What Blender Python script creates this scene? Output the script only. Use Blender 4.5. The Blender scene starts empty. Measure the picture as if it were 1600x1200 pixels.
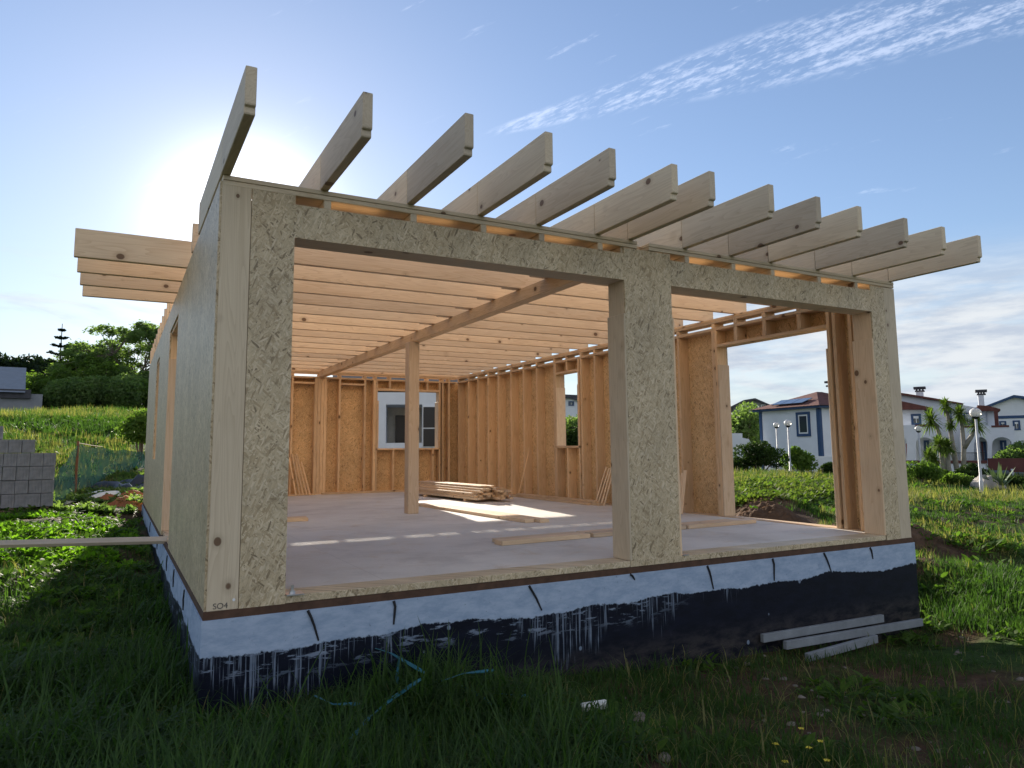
import bpy, bmesh, math, random
import numpy as np
from mathutils import Matrix, Vector, Euler
random.seed(7); rng = np.random.default_rng(11)
C = bpy.context.scene
col = C.collection

# ------------------------------------------------------------------ camera
CAM = np.array([-0.5166, -4.9378, 1.0197]); YAW, PIT, ROL = 0.4975, 0.1171, -0.0093; F, CY = 1133.2, 570.0
fw = np.array([math.sin(YAW)*math.cos(PIT), math.cos(YAW)*math.cos(PIT), math.sin(PIT)])
rt = np.array([math.cos(YAW), -math.sin(YAW), 0.]); up = np.cross(rt, fw)
cr, sr = math.cos(ROL), math.sin(ROL)
AX = np.array([cr*rt+sr*up, -sr*rt+cr*up, fw])
cd = bpy.data.cameras.new('camera'); cam = bpy.data.objects.new('camera', cd); col.objects.link(cam)
M3 = Matrix([[AX[0][i], AX[1][i], -AX[2][i]] for i in range(3)])
cam.matrix_world = Matrix.Translation(Vector(CAM)) @ M3.to_4x4()
cd.sensor_fit = 'HORIZONTAL'; cd.sensor_width = 36; cd.lens = 36*F/1600
cd.shift_y = (CY-600)/1600; cd.clip_start = .05; cd.clip_end = 5000
C.camera = cam
C.render.resolution_x, C.render.resolution_y = 1024, 768

def ray(px, py): return AX.T @ np.array([(px-800)/F, (CY-py)/F, 1.])
def at(px, py, D):                       # point seen at a pixel, D metres away on plan
    d = ray(px, py); return CAM + d*(D/math.hypot(d[0], d[1]))
def on(px, py, ax, v):
    d = ray(px, py); return CAM + d*((v-CAM[ax])/d[ax])

# ------------------------------------------------------------------ light
SUN_AZ, SUN_EL = math.radians(8.0), math.radians(16.7)
sd = Vector((math.sin(SUN_AZ)*math.cos(SUN_EL), math.cos(SUN_AZ)*math.cos(SUN_EL), math.sin(SUN_EL)))
ld = bpy.data.lights.new('sun', 'SUN'); ld.energy = 5.0; ld.angle = math.radians(.53); ld.color = (1, .90, .76)
lo = bpy.data.objects.new('sun', ld); col.objects.link(lo); lo.rotation_euler = sd.to_track_quat('Z', 'Y').to_euler(); lo.location = (0, 0, 30)
C.view_settings.view_transform = 'Standard'; C.view_settings.look = 'None'; C.view_settings.gamma = 1
C.view_settings.exposure = 1.15
C.render.engine = 'CYCLES'
C.cycles.max_bounces = 10; C.cycles.diffuse_bounces = 6

class NT:
    def __init__(s, tree): s.t = tree; s.n = tree.nodes; s.l = tree.links
    def node(s, ty, **k):
        n = s.n.new(ty)
        for a, b in k.items(): setattr(n, a, b)
        return n
    def put(s, sock, v):
        if isinstance(v, bpy.types.NodeSocket): s.l.new(v, sock)
        elif v is not None:
            try: sock.default_value = v
            except Exception: sock.default_value = tuple(v)+(1,)
    def math(s, op, a, b=None, c=None, clamp=False):
        n = s.node('ShaderNodeMath', operation=op); n.use_clamp = clamp
        for i, v in enumerate((a, b, c)):
            if v is not None: s.put(n.inputs[i], v)
        return n.outputs[0]
    def vmath(s, op, a, b=None):
        n = s.node('ShaderNodeVectorMath', operation=op); s.put(n.inputs[0], a)
        if b is not None: s.put(n.inputs[1], b)
        return n.outputs[1] if op in ('DOT_PRODUCT', 'LENGTH', 'DISTANCE') else n.outputs[0]
    def mix(s, f, a, b, mode='MIX'):
        n = s.node('ShaderNodeMix', data_type='RGBA', blend_type=mode); n.clamp_factor = True
        s.put(n.inputs[0], f); s.put(n.inputs[6], a); s.put(n.inputs[7], b); return n.outputs[2]
    def noise(s, v, scale=5, detail=4, rough=.5, dist=0):
        n = s.node('ShaderNodeTexNoise'); s.put(n.inputs['Vector'], v)
        n.inputs['Scale'].default_value = scale; n.inputs['Detail'].default_value = detail
        n.inputs['Roughness'].default_value = rough; n.inputs['Distortion'].default_value = dist
        return n.outputs['Fac'], n.outputs['Color']
    def voro(s, v, scale=5, feat='F1', rand=1):
        n = s.node('ShaderNodeTexVoronoi', feature=feat); s.put(n.inputs['Vector'], v); n.inputs['Scale'].default_value = scale
        n.inputs['Randomness'].default_value = rand
        return n.outputs[0], (n.outputs[1] if len(n.outputs) > 1 else None)
    def map(s, v, scale=(1, 1, 1), rot=(0, 0, 0), loc=(0, 0, 0)):
        n = s.node('ShaderNodeMapping'); s.put(n.inputs[0], v); n.inputs[1].default_value = loc; n.inputs[2].default_value = rot; n.inputs[3].default_value = scale
        return n.outputs[0]
    def ramp(s, f, stops):
        n = s.node('ShaderNodeValToRGB'); s.put(n.inputs[0], f); e = n.color_ramp.elements
        while len(e) < len(stops): e.new(.5)
        for i, (p, c) in enumerate(stops):
            e[i].position = p; e[i].color = (c, c, c, 1) if isinstance(c, (int, float)) else tuple(c)+(1,)
        return n.outputs[0]
    def rng(s, v, a, b, c=0, d=1, smooth=True):
        n = s.node('ShaderNodeMapRange'); n.interpolation_type = 'SMOOTHSTEP' if smooth else 'LINEAR'
        s.put(n.inputs[0], v)
        for i, x in enumerate((a, b, c, d)): s.put(n.inputs[i+1], x)
        return n.outputs[0]
    def xyz(s, v):
        n = s.node('ShaderNodeSeparateXYZ'); s.put(n.inputs[0], v); return n.outputs
    def comb(s, x, y, z):
        n = s.node('ShaderNodeCombineXYZ')
        for i, v in enumerate((x, y, z)): s.put(n.inputs[i], v)
        return n.outputs[0]

# sky: Nishita + cirrus band + low stratus, all laid out by compass direction
w = bpy.data.worlds.new('World'); C.world = w; w.use_nodes = True
k = NT(w.node_tree); k.n.clear()
out = k.node('ShaderNodeOutputWorld'); bg = k.node('ShaderNodeBackground'); k.l.new(bg.outputs[0], out.inputs[0])
sky = k.node('ShaderNodeTexSky', sky_type='NISHITA'); sky.sun_disc = False
sky.sun_elevation = SUN_EL; sky.sun_rotation = SUN_AZ; sky.air_density = 1.0; sky.dust_density = .15; sky.ozone_density = 2.6; sky.altitude = 50
g = k.node('ShaderNodeTexCoord').outputs['Generated']
dn = k.vmath('NORMALIZE', g); X, Y, Z = k.xyz(dn)[:3]
az = k.math('MULTIPLY', k.math('ARCTAN2', X, Y), 57.2958); el = k.math('MULTIPLY', k.math('ARCSINE', Z), 57.2958)
SKYS = 0.080
base = k.mix(1.0, sky.outputs[0], (SKYS*1.02, SKYS*1.0, SKYS*1.05, 1), 'MULTIPLY')
bw = k.node('ShaderNodeRGBToBW'); k.put(bw.inputs[0], base); base = k.mix(.14, base, bw.outputs[0])
cmp_ = k.node('ShaderNodeVectorMath', operation='SCALE'); k.put(cmp_.inputs[0], base); k.put(cmp_.inputs[3], k.math('DIVIDE', 1.22, k.math('MULTIPLY_ADD', bw.outputs[0], 1.15, 1.0))); base = cmp_.outputs[0]
# cirrus streak
elc = k.math('MULTIPLY_ADD', k.math('POWER', k.math('ABSOLUTE', k.math('SUBTRACT', az, 55)), 2), -.0045, 28)
dist = k.math('SUBTRACT', el, elc)
wid = k.rng(az, 26, 50, .35, 2.4, False)
band = k.math('SUBTRACT', 1, k.math('DIVIDE', k.math('ABSOLUTE', dist), wid), clamp=True)
band = k.math('MULTIPLY', band, k.rng(az, 25, 31)); band = k.math('MULTIPLY', band, k.rng(az, 105, 70, .0, 1))
p1 = k.comb(k.math('ADD', k.math('MULTIPLY', az, .22), k.math('MULTIPLY', el, -.10)), k.math('ADD', dist, k.math('MULTIPLY', az, -.10)), 0)
n1, _ = k.noise(k.map(p1, (1.2, 1.0, 1)), 3.4, 8, .66, .15)
n1s, _ = k.noise(k.map(p1, (.5, 1.1, 1), loc=(3, 9, 0)), 1.1, 3, .5)
c1 = k.rng(k.math('ADD', n1, k.math('MULTIPLY', k.math('SUBTRACT', n1s, .5), .7)), .40, .72); c1 = k.math('MULTIPLY', k.rng(band, .02, .45), c1)
n1b, _ = k.noise(k.map(p1, (.8, 1.1, 1), loc=(7, 3, 0)), .8, 6, .62)
c1 = k.math('MULTIPLY', c1, .5)
wisp = k.math('MULTIPLY', k.math('MULTIPLY', k.rng(n1b, .62, .74), k.rng(n1, .42, .6)), k.math('MULTIPLY', k.rng(el, 13, 19), .30))
# low stratus towards the horizon
p2 = k.comb(k.math('MULTIPLY', az, .085), k.math('MULTIPLY', el, .34), 2.)
n2, _ = k.noise(p2, 1.0, 7, .6, .6)
low = k.math('MULTIPLY', k.rng(el, 15.0, 8.8), k.rng(az, 30, 44))
lowl = k.math('MULTIPLY', k.math('MULTIPLY', k.rng(el, 15, 10), k.rng(n2, .5, .62)), k.rng(az, 30, 12))
c2 = k.math('MULTIPLY', low, k.rng(n2, .36, .50, .55, 1.0)); c2 = k.math('MAXIMUM', c2, k.math('MULTIPLY', lowl, .6))
hz = k.rng(el, 9, 0, 0, .5)
c2 = k.math('MAXIMUM', c2, hz)
n3, _ = k.noise(k.map(p2, (1.3, 1.6, 1), loc=(3, 1, 5)), 1.6, 6, .6)
lowcol = k.mix(k.rng(n3, .35, .65), (.25, .285, .34, 1), (.37, .39, .41, 1))
lum = k.math('MULTIPLY', bw.outputs[0], 1.0)
cirr = k.vmath('ADD', k.vmath('SCALE', base, None), (0, 0, 0)) if False else k.mix(.5, base, (.75, .80, .88, 1))
s1 = k.mix(k.math('MAXIMUM', c1, wisp), base, k.mix(1.0, k.mix(.75, base, (.46, .50, .60, 1)), (1.1, 1.1, 1.1, 1), 'MULTIPLY'))
glow = k.vmath('DOT_PRODUCT', dn, tuple(sd)); ang = k.math('MULTIPLY', k.math('ARCCOSINE', k.math('MINIMUM', glow, .99999)), 57.2958)
lowlit = k.vmath('ADD', lowcol, k.mix(1, (0, 0, 0, 1), (0, 0, 0, 1)))
s2 = k.mix(c2, s1, lowlit); glow_ = glow
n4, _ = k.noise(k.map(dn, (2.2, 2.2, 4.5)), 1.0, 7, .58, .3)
back = k.math('MULTIPLY', k.math('MULTIPLY', k.rng(glow_, .15, -.35), k.rng(el, 3, 9)), k.rng(n4, .42, .58))  # unseen bright clouds added behind the camera to brighten the front wall
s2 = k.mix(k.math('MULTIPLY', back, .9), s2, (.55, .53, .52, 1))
gl = k.math('ADD', k.math('MULTIPLY', k.math('EXPONENT', k.math('MULTIPLY', k.math('POWER', k.math('DIVIDE', ang, 4.2), 2), -1)), 1.0),
            k.math('MULTIPLY', k.math('EXPONENT', k.math('MULTIPLY', ang, -.12)), .12))
gc = k.node('ShaderNodeVectorMath', operation='SCALE'); gc.inputs[0].default_value = (1, .97, .92); k.put(gc.inputs[3], gl)
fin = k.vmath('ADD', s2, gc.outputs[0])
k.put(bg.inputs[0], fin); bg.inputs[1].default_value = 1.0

# ------------------------------------------------------------------ helpers
WM = {}
def tag(o, label=None, cat=None, group=None, kind=None):
    for a, b in (('label', label), ('category', cat), ('group', group), ('kind', kind)):
        if b: o[a] = b
    return o
def link(o, parent=None, world=None):
    col.objects.link(o); world = world or Matrix(); WM[o.name] = world
    if parent:
        o.parent = parent; o.matrix_parent_inverse = WM[parent.name].inverted()
    o.matrix_basis = world
    return o
def empty(name, loc, label, cat, group=None):
    o = bpy.data.objects.new(name, None); o.empty_display_size = .3
    link(o, None, Matrix.Translation(Vector(loc))); return tag(o, label, cat, group)
class MB:
    def __init__(s): s.v = []; s.f = []
    def add(s, vs, fs):
        b = len(s.v); s.v += [tuple(map(float, v)) for v in vs]; s.f += [tuple(i+b for i in f) for f in fs]; return s
    def box(s, x0, x1, y0, y1, z0, z1):
        return s.add([(x0,y0,z0),(x1,y0,z0),(x1,y1,z0),(x0,y1,z0),(x0,y0,z1),(x1,y0,z1),(x1,y1,z1),(x0,y1,z1)],
                     [(0,3,2,1),(4,5,6,7),(0,1,5,4),(1,2,6,5),(2,3,7,6),(3,0,4,7)])
    def prism(s, poly, d):               # poly: 3D points (planar), d: extrusion vector
        n = len(poly); d = np.array(d, float); P = [np.array(p, float) for p in poly]
        return s.add(P+[p+d for p in P], [tuple(range(n))[::-1], tuple(range(n, 2*n))]+[(i, (i+1) % n, n+(i+1) % n, n+i) for i in range(n)])
    def tube(s, pts, rs, n=6, cap=True):
        pts = [np.array(p, float) for p in pts]; b = len(s.v)
        if isinstance(rs, (int, float)): rs = [rs]*len(pts)
        for i, p in enumerate(pts):
            t = pts[min(i+1, len(pts)-1)]-pts[max(i-1, 0)]; t = t/(np.linalg.norm(t)+1e-9)
            a = np.cross(t, (0, 0, 1.) if abs(t[2]) < .9 else (1., 0, 0)); a /= np.linalg.norm(a); c = np.cross(t, a)
            for j in range(n):
                q = 2*math.pi*j/n; s.v.append(tuple(p+rs[i]*(a*math.cos(q)+c*math.sin(q))))
        for i in range(len(pts)-1):
            for j in range(n): s.f.append((b+i*n+j, b+i*n+(j+1) % n, b+(i+1)*n+(j+1) % n, b+(i+1)*n+j))
        if cap: s.f += [tuple(b+j for j in range(n))[::-1], tuple(b+(len(pts)-1)*n+j for j in range(n))]
        return s
    def sphere(s, c, r, n=14, m=9, sc=(1, 1, 1)):
        vs = []; fs = []
        for i in range(m+1):
            t = math.pi*i/m
            for j in range(n):
                q = 2*math.pi*j/n; vs.append((c[0]+r*sc[0]*math.sin(t)*math.cos(q), c[1]+r*sc[1]*math.sin(t)*math.sin(q), c[2]+r*sc[2]*math.cos(t)))
        for i in range(m):
            for j in range(n): fs.append((i*n+j, (i+1)*n+j, (i+1)*n+(j+1) % n, i*n+(j+1) % n))
        return s.add(vs, fs)
    def build(s, name, mat, parent=None, world=None, smooth=False, bevel=0):
        """vertices are in world space; the object's frame is `world`"""
        me = bpy.data.meshes.new(name); W0 = world or Matrix(); inv = W0.inverted()
        me.from_pydata([inv @ Vector(v) for v in s.v], [], s.f); me.update()
        if smooth: me.polygons.foreach_set('use_smooth', [True]*len(me.polygons))
        if mat: me.materials.append(mat)
        o = bpy.data.objects.new(name, me); link(o, parent, W0)
        if bevel:
            b = o.modifiers.new('bevel', 'BEVEL'); b.width = bevel; b.segments = 1; b.limit_method = 'ANGLE'
        return o
def T(x, y, z): return Matrix.Translation((x, y, z))
def board(name, x0, x1, y0, y1, z0, z1, mat, parent=None, bevel=.003, rot=None, piv=None):
    """box whose own X axis runs along its length, so the grain does too"""
    d = (x1-x0, y1-y0, z1-z0); a = d.index(max(d))
    c = Vector(((x0+x1)/2, (y0+y1)/2, (z0+z1)/2))
    R = Matrix() if a == 0 else (Matrix.Rotation(math.pi/2, 4, 'Z') if a == 1 else Matrix.Rotation(-math.pi/2, 4, 'Y'))
    Wd = Matrix.Translation(c) @ R
    m = MB().box(x0, x1, y0, y1, z0, z1)
    if rot is not None:
        Q = T(*piv) @ rot @ T(*[-q for q in piv]); m.v = [tuple(Q @ Vector(v)) for v in m.v]; Wd = Q @ Wd
    return m.build(name, mat, parent, Wd, bevel=bevel)
def npmesh(name, V, Fq, mat, parent=None, loops=4, smooth=False):
    me = bpy.data.meshes.new(name); n = len(Fq)
    me.vertices.add(len(V)); me.vertices.foreach_set('co', np.asarray(V, np.float32).ravel())
    me.loops.add(n*loops); me.loops.foreach_set('vertex_index', np.asarray(Fq, np.int32).ravel())
    me.polygons.add(n); me.polygons.foreach_set('loop_start', np.arange(n, dtype=np.int32)*loops)
    me.polygons.foreach_set('loop_total', np.full(n, loops, np.int32))
    if smooth: me.polygons.foreach_set('use_smooth', np.ones(n, bool))
    me.update(calc_edges=True); me.materials.append(mat)
    o = bpy.data.objects.new(name, me); return link(o, parent)

# ------------------------------------------------------------------ materials
def mat(name):
    m = bpy.data.materials.new(name); m.use_nodes = True; k = NT(m.node_tree); p = k.n['Principled BSDF']; return m, k, p
def obco(k): return k.node('ShaderNodeTexCoord').outputs['Object']
def simple(name, c, rough=.7, var=.12, scale=6, bump=0, metal=0, spec=.4):
    m, k, p = mat(name); v = obco(k); f, _ = k.noise(v, scale, 6, .6)
    a = tuple(x*(1-var) for x in c); b = tuple(min(1, x*(1+var)) for x in c)
    k.put(p.inputs['Base Color'], k.ramp(f, [(.3, a), (.7, b)])); p.inputs['Roughness'].default_value = rough; p.inputs['Metallic'].default_value = metal
    p.inputs['Specular IOR Level'].default_value = spec
    if bump:
        b_ = k.node('ShaderNodeBump'); b_.inputs['Strength'].default_value = bump; b_.inputs['Distance'].default_value = .02; f2, _ = k.noise(v, scale*5, 5, .6)
        k.put(b_.inputs['Height'], f2); k.put(p.inputs['Normal'], b_.outputs[0])
    return m
def pine(name, light, dark, knots=1.0, rough=.6):
    m, k, p = mat(name); v = obco(k); r = k.node('ShaderNodeObjectInfo').outputs['Random']
    off = k.comb(k.math('MULTIPLY', r, 37.), k.math('MULTIPLY', r, 91.), k.math('MULTIPLY', r, 53.))
    v = k.vmath('ADD', v, off)
    n, _ = k.noise(k.map(v, (.35, 5, 5)), 1.6, 2, .5, .3)
    s = k.math('FRACT', k.math('MULTIPLY', n, 17)); s = k.math('POWER', s, 2.2)
    fib, _ = k.noise(k.map(v, (3, 160, 160)), 1, 3, .6)
    c = k.mix(k.math('MULTIPLY', s, .5), light, dark)
    c = k.mix(k.rng(fib, .3, .75, 0, .22), c, dark)
    big, _ = k.noise(k.map(v, (.6, 2, 2)), 2.0, 3, .6)
    c = k.mix(k.rng(big, .45, .75, 0, .25), c, tuple(x*.8 for x in dark[:3])+(1,))
    kd, kc = k.voro(k.map(v, (.8, 1, 1)), 4.2)
    kx = k.xyz(kc)[0]
    rad = k.math('MULTIPLY_ADD', kx, .11, .04)
    kn = k.rng(k.math('DIVIDE', kd, rad), 1.0, .72, 0, .85*knots)
    halo = k.rng(k.math('DIVIDE', kd, rad), 2.2, .9, 0, .35*knots)
    c = k.mix(halo, c, tuple(x*.75 for x in dark[:3])+(1,)); c = k.mix(kn, c, (.10, .045, .02, 1))
    c = k.mix(1.0, c, k.ramp(r, [(0, (.78, .78, .79)), (.5, (.96, .95, .93)), (1, (1.10, 1.08, 1.03))]), 'MULTIPLY')
    k.put(p.inputs['Base Color'], c); p.inputs['Roughness'].default_value = rough; p.inputs['Specular IOR Level'].default_value = .3
    b = k.node('ShaderNodeBump'); b.inputs['Strength'].default_value = .25; b.inputs['Distance'].default_value = .002
    k.put(b.inputs['Height'], k.math('ADD', fib, s)); k.put(p.inputs['Normal'], b.outputs[0])
    return m
def osb(name, cols, rough=.5):
    m, k, p = mat(name); v = obco(k); x, y, z = k.xyz(v)[:3]; acc = None; hts = None
    uv = k.comb(k.math('ADD', x, y), k.math('ADD', z, k.math('MULTIPLY', y, .013)), 0)
    uv = k.vmath('ADD', uv, k.vmath('MULTIPLY', k.noise(uv, 7, 2, .5)[1], (.010, .010, 0)))
    for i, an in enumerate((1.5, .1, 2.6, 1.15, -.55, .7, 1.95)):
        q = k.map(k.map(uv, (1, 1, 1), (0, 0, an), (i*3.1, i*1.7, 0)), (19, 84, 1))
        dd, cc = k.voro(q, 1.0); a, b, c_ = k.xyz(cc)[:3]
        lay = k.ramp(a, [(0, tuple(q*.55 for q in cols[0])), (.07, cols[0]), (.3, cols[1]), (.75, cols[2]), (1, cols[3])])
        ed = k.rng(dd, .45, .8, 1, .8); lay = k.mix(1, lay, k.comb(ed, ed, ed), 'MULTIPLY')
        if acc is None: acc = lay; hts = b
        else:
            sel = k.math('GREATER_THAN', b, .68); acc = k.mix(sel, acc, lay)
            hts = k.math('ADD', k.math('MULTIPLY', hts, k.math('SUBTRACT', 1, sel)), k.math('MULTIPLY', c_, sel))
    f, _ = k.noise(v, 2.2, 5, .65); acc = k.mix(1, acc, k.ramp(f, [(.3, (.80, .80, .80)), (.7, (1.08, 1.08, 1.08))]), 'MULTIPLY')
    sp, _ = k.noise(v, 30, 3, .6); acc = k.mix(k.rng(sp, .62, .74, 0, .5), acc, tuple(q*.35 for q in cols[0])+(1,))
    k.put(p.inputs['Base Color'], acc); p.inputs['Roughness'].default_value = rough; p.inputs['Specular IOR Level'].default_value = .45
    b = k.node('ShaderNodeBump'); b.inputs['Strength'].default_value = .15; b.inputs['Distance'].default_value = .002
    k.put(b.inputs['Height'], hts); k.put(p.inputs['Normal'], b.outputs[0])
    return m
PINE = pine('pine', (.78, .57, .36, 1), (.52, .32, .16, 1))
PINEG = pine('pine_grey', (.64, .55, .42, 1), (.46, .37, .26, 1), 1)  # greyer pine, mostly for the outer timbers
PINEP = pine('pine_planed', (.78, .61, .43, 1), (.56, .38, .23, 1), 1)
SILLB = simple('treated_sill', (.085, .045, .028), .8, .3, 12)
OSB = osb('strand_board', [(.42, .32, .19), (.56, .45, .29), (.62, .51, .34), (.70, .59, .42)])
OSBI = osb('strand_board_warm_lit', [(.56, .34, .15), (.68, .45, .22), (.73, .50, .26), (.80, .57, .32)], .6)  # warmer copy of the wall board: indoor bounce light put into the colour
STEEL = simple('zinc_steel', (.55, .57, .6), .35, .1, 20, metal=.9)
DARKR = simple('rubber_black', (.015, .016, .02), .6)
MARK = simple('marker_ink', (.12, .11, .10), .6)

def foundation_mat():
    m, k, p = mat('foundation_paint'); v = obco(k); x, y, z = k.xyz(v)[:3]
    h = k.math('ADD', x, k.math('MULTIPLY', y, 1.0)); hv = k.comb(h, 0, 0)
    n1, _ = k.noise(k.comb(h, 0, 0), 1.0, 2, .5); n2, _ = k.noise(k.comb(h, k.math('MULTIPLY', z, .6), 0), 22, 5, .7)
    edge = k.math('ADD', k.math('MULTIPLY_ADD', n1, .22, -.33), k.math('MULTIPLY_ADD', n2, .06, -.03))
    white = k.rng(k.math('SUBTRACT', z, edge), -.004, .006)
    drip, _ = k.noise(k.comb(k.math('MULTIPLY', h, 75), k.math('MULTIPLY', z, 1.6), 0), 1, 4, .65)
    reg, _ = k.noise(hv, .9, 2, .5)
    ext = k.math('ADD', k.rng(reg, .34, .6, .6, .05), k.rng(h, 4.2, 5.2, 0, -.7))
    dl, _ = k.noise(k.comb(k.math('MULTIPLY', h, 30), 0, 0), 1, 2, .6); ext = k.math('ADD', ext, k.math('MULTIPLY_ADD', dl, .9, -.55))
    dm = k.math('MULTIPLY', k.rng(drip, .52, .60), k.rng(k.math('ADD', k.math('SUBTRACT', z, edge), ext), 0, .12))
    blot, _ = k.noise(k.comb(k.math('MULTIPLY', h, 3), k.math('MULTIPLY', z, 14), 0), 1.6, 7, .7)
    bl = k.math('MULTIPLY', k.rng(blot, .54, .60), k.math('MULTIPLY', k.rng(k.math('SUBTRACT', z, edge), -.22, -.05), k.rng(h, 4.0, 3.2)))
    spk, _ = k.voro(k.comb(k.math('MULTIPLY', h, 1), k.math('MULTIPLY', z, .8), 0), 4.0)
    sp = k.math('MULTIPLY', k.rng(spk, .075, .055), .8)
    dm = k.math('MAXIMUM', k.math('MULTIPLY', dm, .65), k.math('MAXIMUM', k.math('MULTIPLY', bl, .8), sp))
    st, _ = k.noise(k.comb(k.math('MULTIPLY', h, 2), k.math('MULTIPLY', z, 5), y), 2.5, 8, .7)
    wc = k.mix(k.rng(st, .3, .7), (.26, .35, .49, 1), (.40, .49, .63, 1))
    mold, _ = k.noise(v, 38, 4, .7); wc = k.mix(k.rng(mold, .64, .72, 0, .55), wc, (.10, .12, .15, 1))
    dc = k.mix(k.rng(st, .3, .7), (.003, .005, .012, 1), (.006, .009, .022, 1))
    mud = k.math('MULTIPLY', k.rng(z, -.45, -.75), k.rng(st, .35, .65, 0, .5)); dc = k.mix(mud, dc, (.10, .085, .07, 1))
    c = k.mix(k.math('MAXIMUM', white, k.math('MULTIPLY', dm, .7)), dc, wc)
    k.put(p.inputs['Base Color'], c); k.put(p.inputs['Roughness'], k.math('MULTIPLY_ADD', white, .3, .5)); p.inputs['Specular IOR Level'].default_value = .18
    b = k.node('ShaderNodeBump'); b.inputs['Strength'].default_value = .4; b.inputs['Distance'].default_value = .006
    k.put(b.inputs['Height'], k.math('ADD', st, k.math('MULTIPLY', white, .6))); k.put(p.inputs['Normal'], b.outputs[0])
    return m
def slab_mat():
    m, k, p = mat('floor_screed'); v = obco(k); f, _ = k.noise(v, 1.4, 8, .65); g_, _ = k.noise(v, 60, 3, .6)
    c = k.mix(k.rng(f, .3, .7), (.60, .57, .52, 1), (.70, .67, .62, 1)); c = k.mix(k.rng(g_, .58, .75, 0, .3), c, (.25, .22, .2, 1))
    x, y, z = k.xyz(v)[:3]
    jx = k.math('ABSOLUTE', k.math('SUBTRACT', k.math('FRACT', k.math('DIVIDE', y, 0.62)), .5))
    c = k.mix(k.rng(jx, .006, .002, 0, .35), c, (.2, .18, .17, 1))
    jy = k.math('ABSOLUTE', k.math('SUBTRACT', k.math('FRACT', k.math('DIVIDE', x, 2.5)), .5))
    c = k.mix(k.rng(jy, .0014, .0006, 0, .35), c, (.2, .18, .17, 1))
    d, _ = k.voro(k.map(v, (1, 2.3, 1), (0, 0, .5)), 1.8); c = k.mix(k.rng(d, .03, .015, 0, .7), c, (.10, .07, .05, 1)); du, _ = k.noise(k.map(v, (1, 1, 1), loc=(4, 2, 0)), 2.6, 9, .72, .6); c = k.mix(k.rng(du, .52, .70, 0, .55), c, (.56, .46, .33, 1)); du2, _ = k.noise(k.map(v, (1, 1, 1), loc=(1, 7, 0)), .9, 6, .7); c = k.mix(k.rng(du2, .5, .66, 0, .35), c, (.36, .33, .31, 1))
    k.put(p.inputs['Base Color'], c); p.inputs['Roughness'].default_value = .75
    return m
def ground_mat():
    m, k, p = mat('soil'); v = obco(k); f, _ = k.noise(v, .5, 8, .65); g_, _ = k.noise(v, 9, 8, .7); h, _ = k.noise(v, .09, 4, .6)
    soil = k.ramp(g_, [(.3, (.045, .028, .017)), (.55, (.10, .062, .038)), (.75, (.16, .105, .065))])
    green = k.ramp(g_, [(.3, (.020, .035, .008)), (.6, (.045, .085, .018)), (.8, (.09, .13, .03))])
    X_, Y_, _z = k.xyz(v)[:3]
    bare = k.math('ADD', k.math('DIVIDE', k.math('POWER', k.math('SUBTRACT', X_, 8.7), 2), 3.2), k.math('DIVIDE', k.math('POWER', k.math('ABSOLUTE', k.math('SUBTRACT', Y_, 2.2)), 2), 4.4))
    bare = k.rng(k.math('ADD', bare, k.math('MULTIPLY', g_, .8)), 1.7, 1.1)
    c = k.mix(k.math('MULTIPLY', k.rng(f, .42, .56), k.math('SUBTRACT', 1, bare)), soil, green)
    dist = k.vmath('LENGTH', v); c = k.mix(k.rng(dist, 14, 26), c, green)
    k.put(p.inputs['Base Color'], c); p.inputs['Roughness'].default_value = .95; p.inputs['Specular IOR Level'].default_value = .1
    b = k.node('ShaderNodeBump'); b.inputs['Strength'].default_value = .9; b.inputs['Distance'].default_value = .05
    k.put(b.inputs['Height'], g_); k.put(p.inputs['Normal'], b.outputs[0]); return m
def leafmat(name, c1, c2, trans=.45, scale=3., rough=.6, spec=.1):
    m, k, p = mat(name); k.n.remove(p); o = k.n['Material Output']; v = obco(k)
    f, _ = k.noise(v, scale, 5, .65); f2, _ = k.noise(v, scale*14, 2, .5)
    c = k.ramp(k.math('MULTIPLY_ADD', k.math('SUBTRACT', f2, .5), .6, f), [(.3, c1), (.7, c2)])
    d = k.node('ShaderNodeBsdfPrincipled'); k.put(d.inputs['Base Color'], c); d.inputs['Roughness'].default_value = rough; d.inputs['Specular IOR Level'].default_value = spec
    t = k.node('ShaderNodeBsdfTranslucent'); k.put(t.inputs[0], k.mix(1, c, (1.5, 1.7, .7, 1), 'MULTIPLY'))
    x = k.node('ShaderNodeMixShader'); x.inputs[0].default_value = trans
    k.l.new(d.outputs[0], x.inputs[1]); k.l.new(t.outputs[0], x.inputs[2]); k.l.new(x.outputs[0], o.inputs[0]); return m
GRASS = leafmat('grass_blade', (.022, .058, .013), (.068, .125, .033), .5, spec=.3)
GRASSD = leafmat('grass_dry', (.12, .12, .045), (.26, .24, .11), .45)
WEED = leafmat('weed_leaf', (.040, .085, .014), (.10, .17, .035), .5)
LUSH = leafmat('lush_leaf', (.09, .20, .015), (.19, .34, .035), .55)
TREEL = leafmat('tree_leaf', (.07, .12, .045), (.17, .23, .09), .55, .8)  # leaf colour lightened to stand in for haze over the far trees
TREEL2 = leafmat('tree_leaf_light', (.06, .11, .022), (.14, .21, .05), .5, .8)
TREED = leafmat('pine_leaf', (.010, .022, .012), (.026, .045, .022), .2, .5)
YUCCA = leafmat('yucca_leaf', (.06, .10, .02), (.15, .21, .05), .4, 4)
AGAVE = leafmat('agave_leaf', (.10, .15, .10), (.19, .25, .15), .15, 4)
BUSHD = leafmat('bush_leaf_dark', (.016, .035, .010), (.045, .075, .018), .3, 2)
BARK = simple('bark', (.14, .11, .085), .9, .35, 5, .8)
BARKG = simple('bark_grey', (.26, .24, .21), .9, .3, 5, .6)
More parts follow.
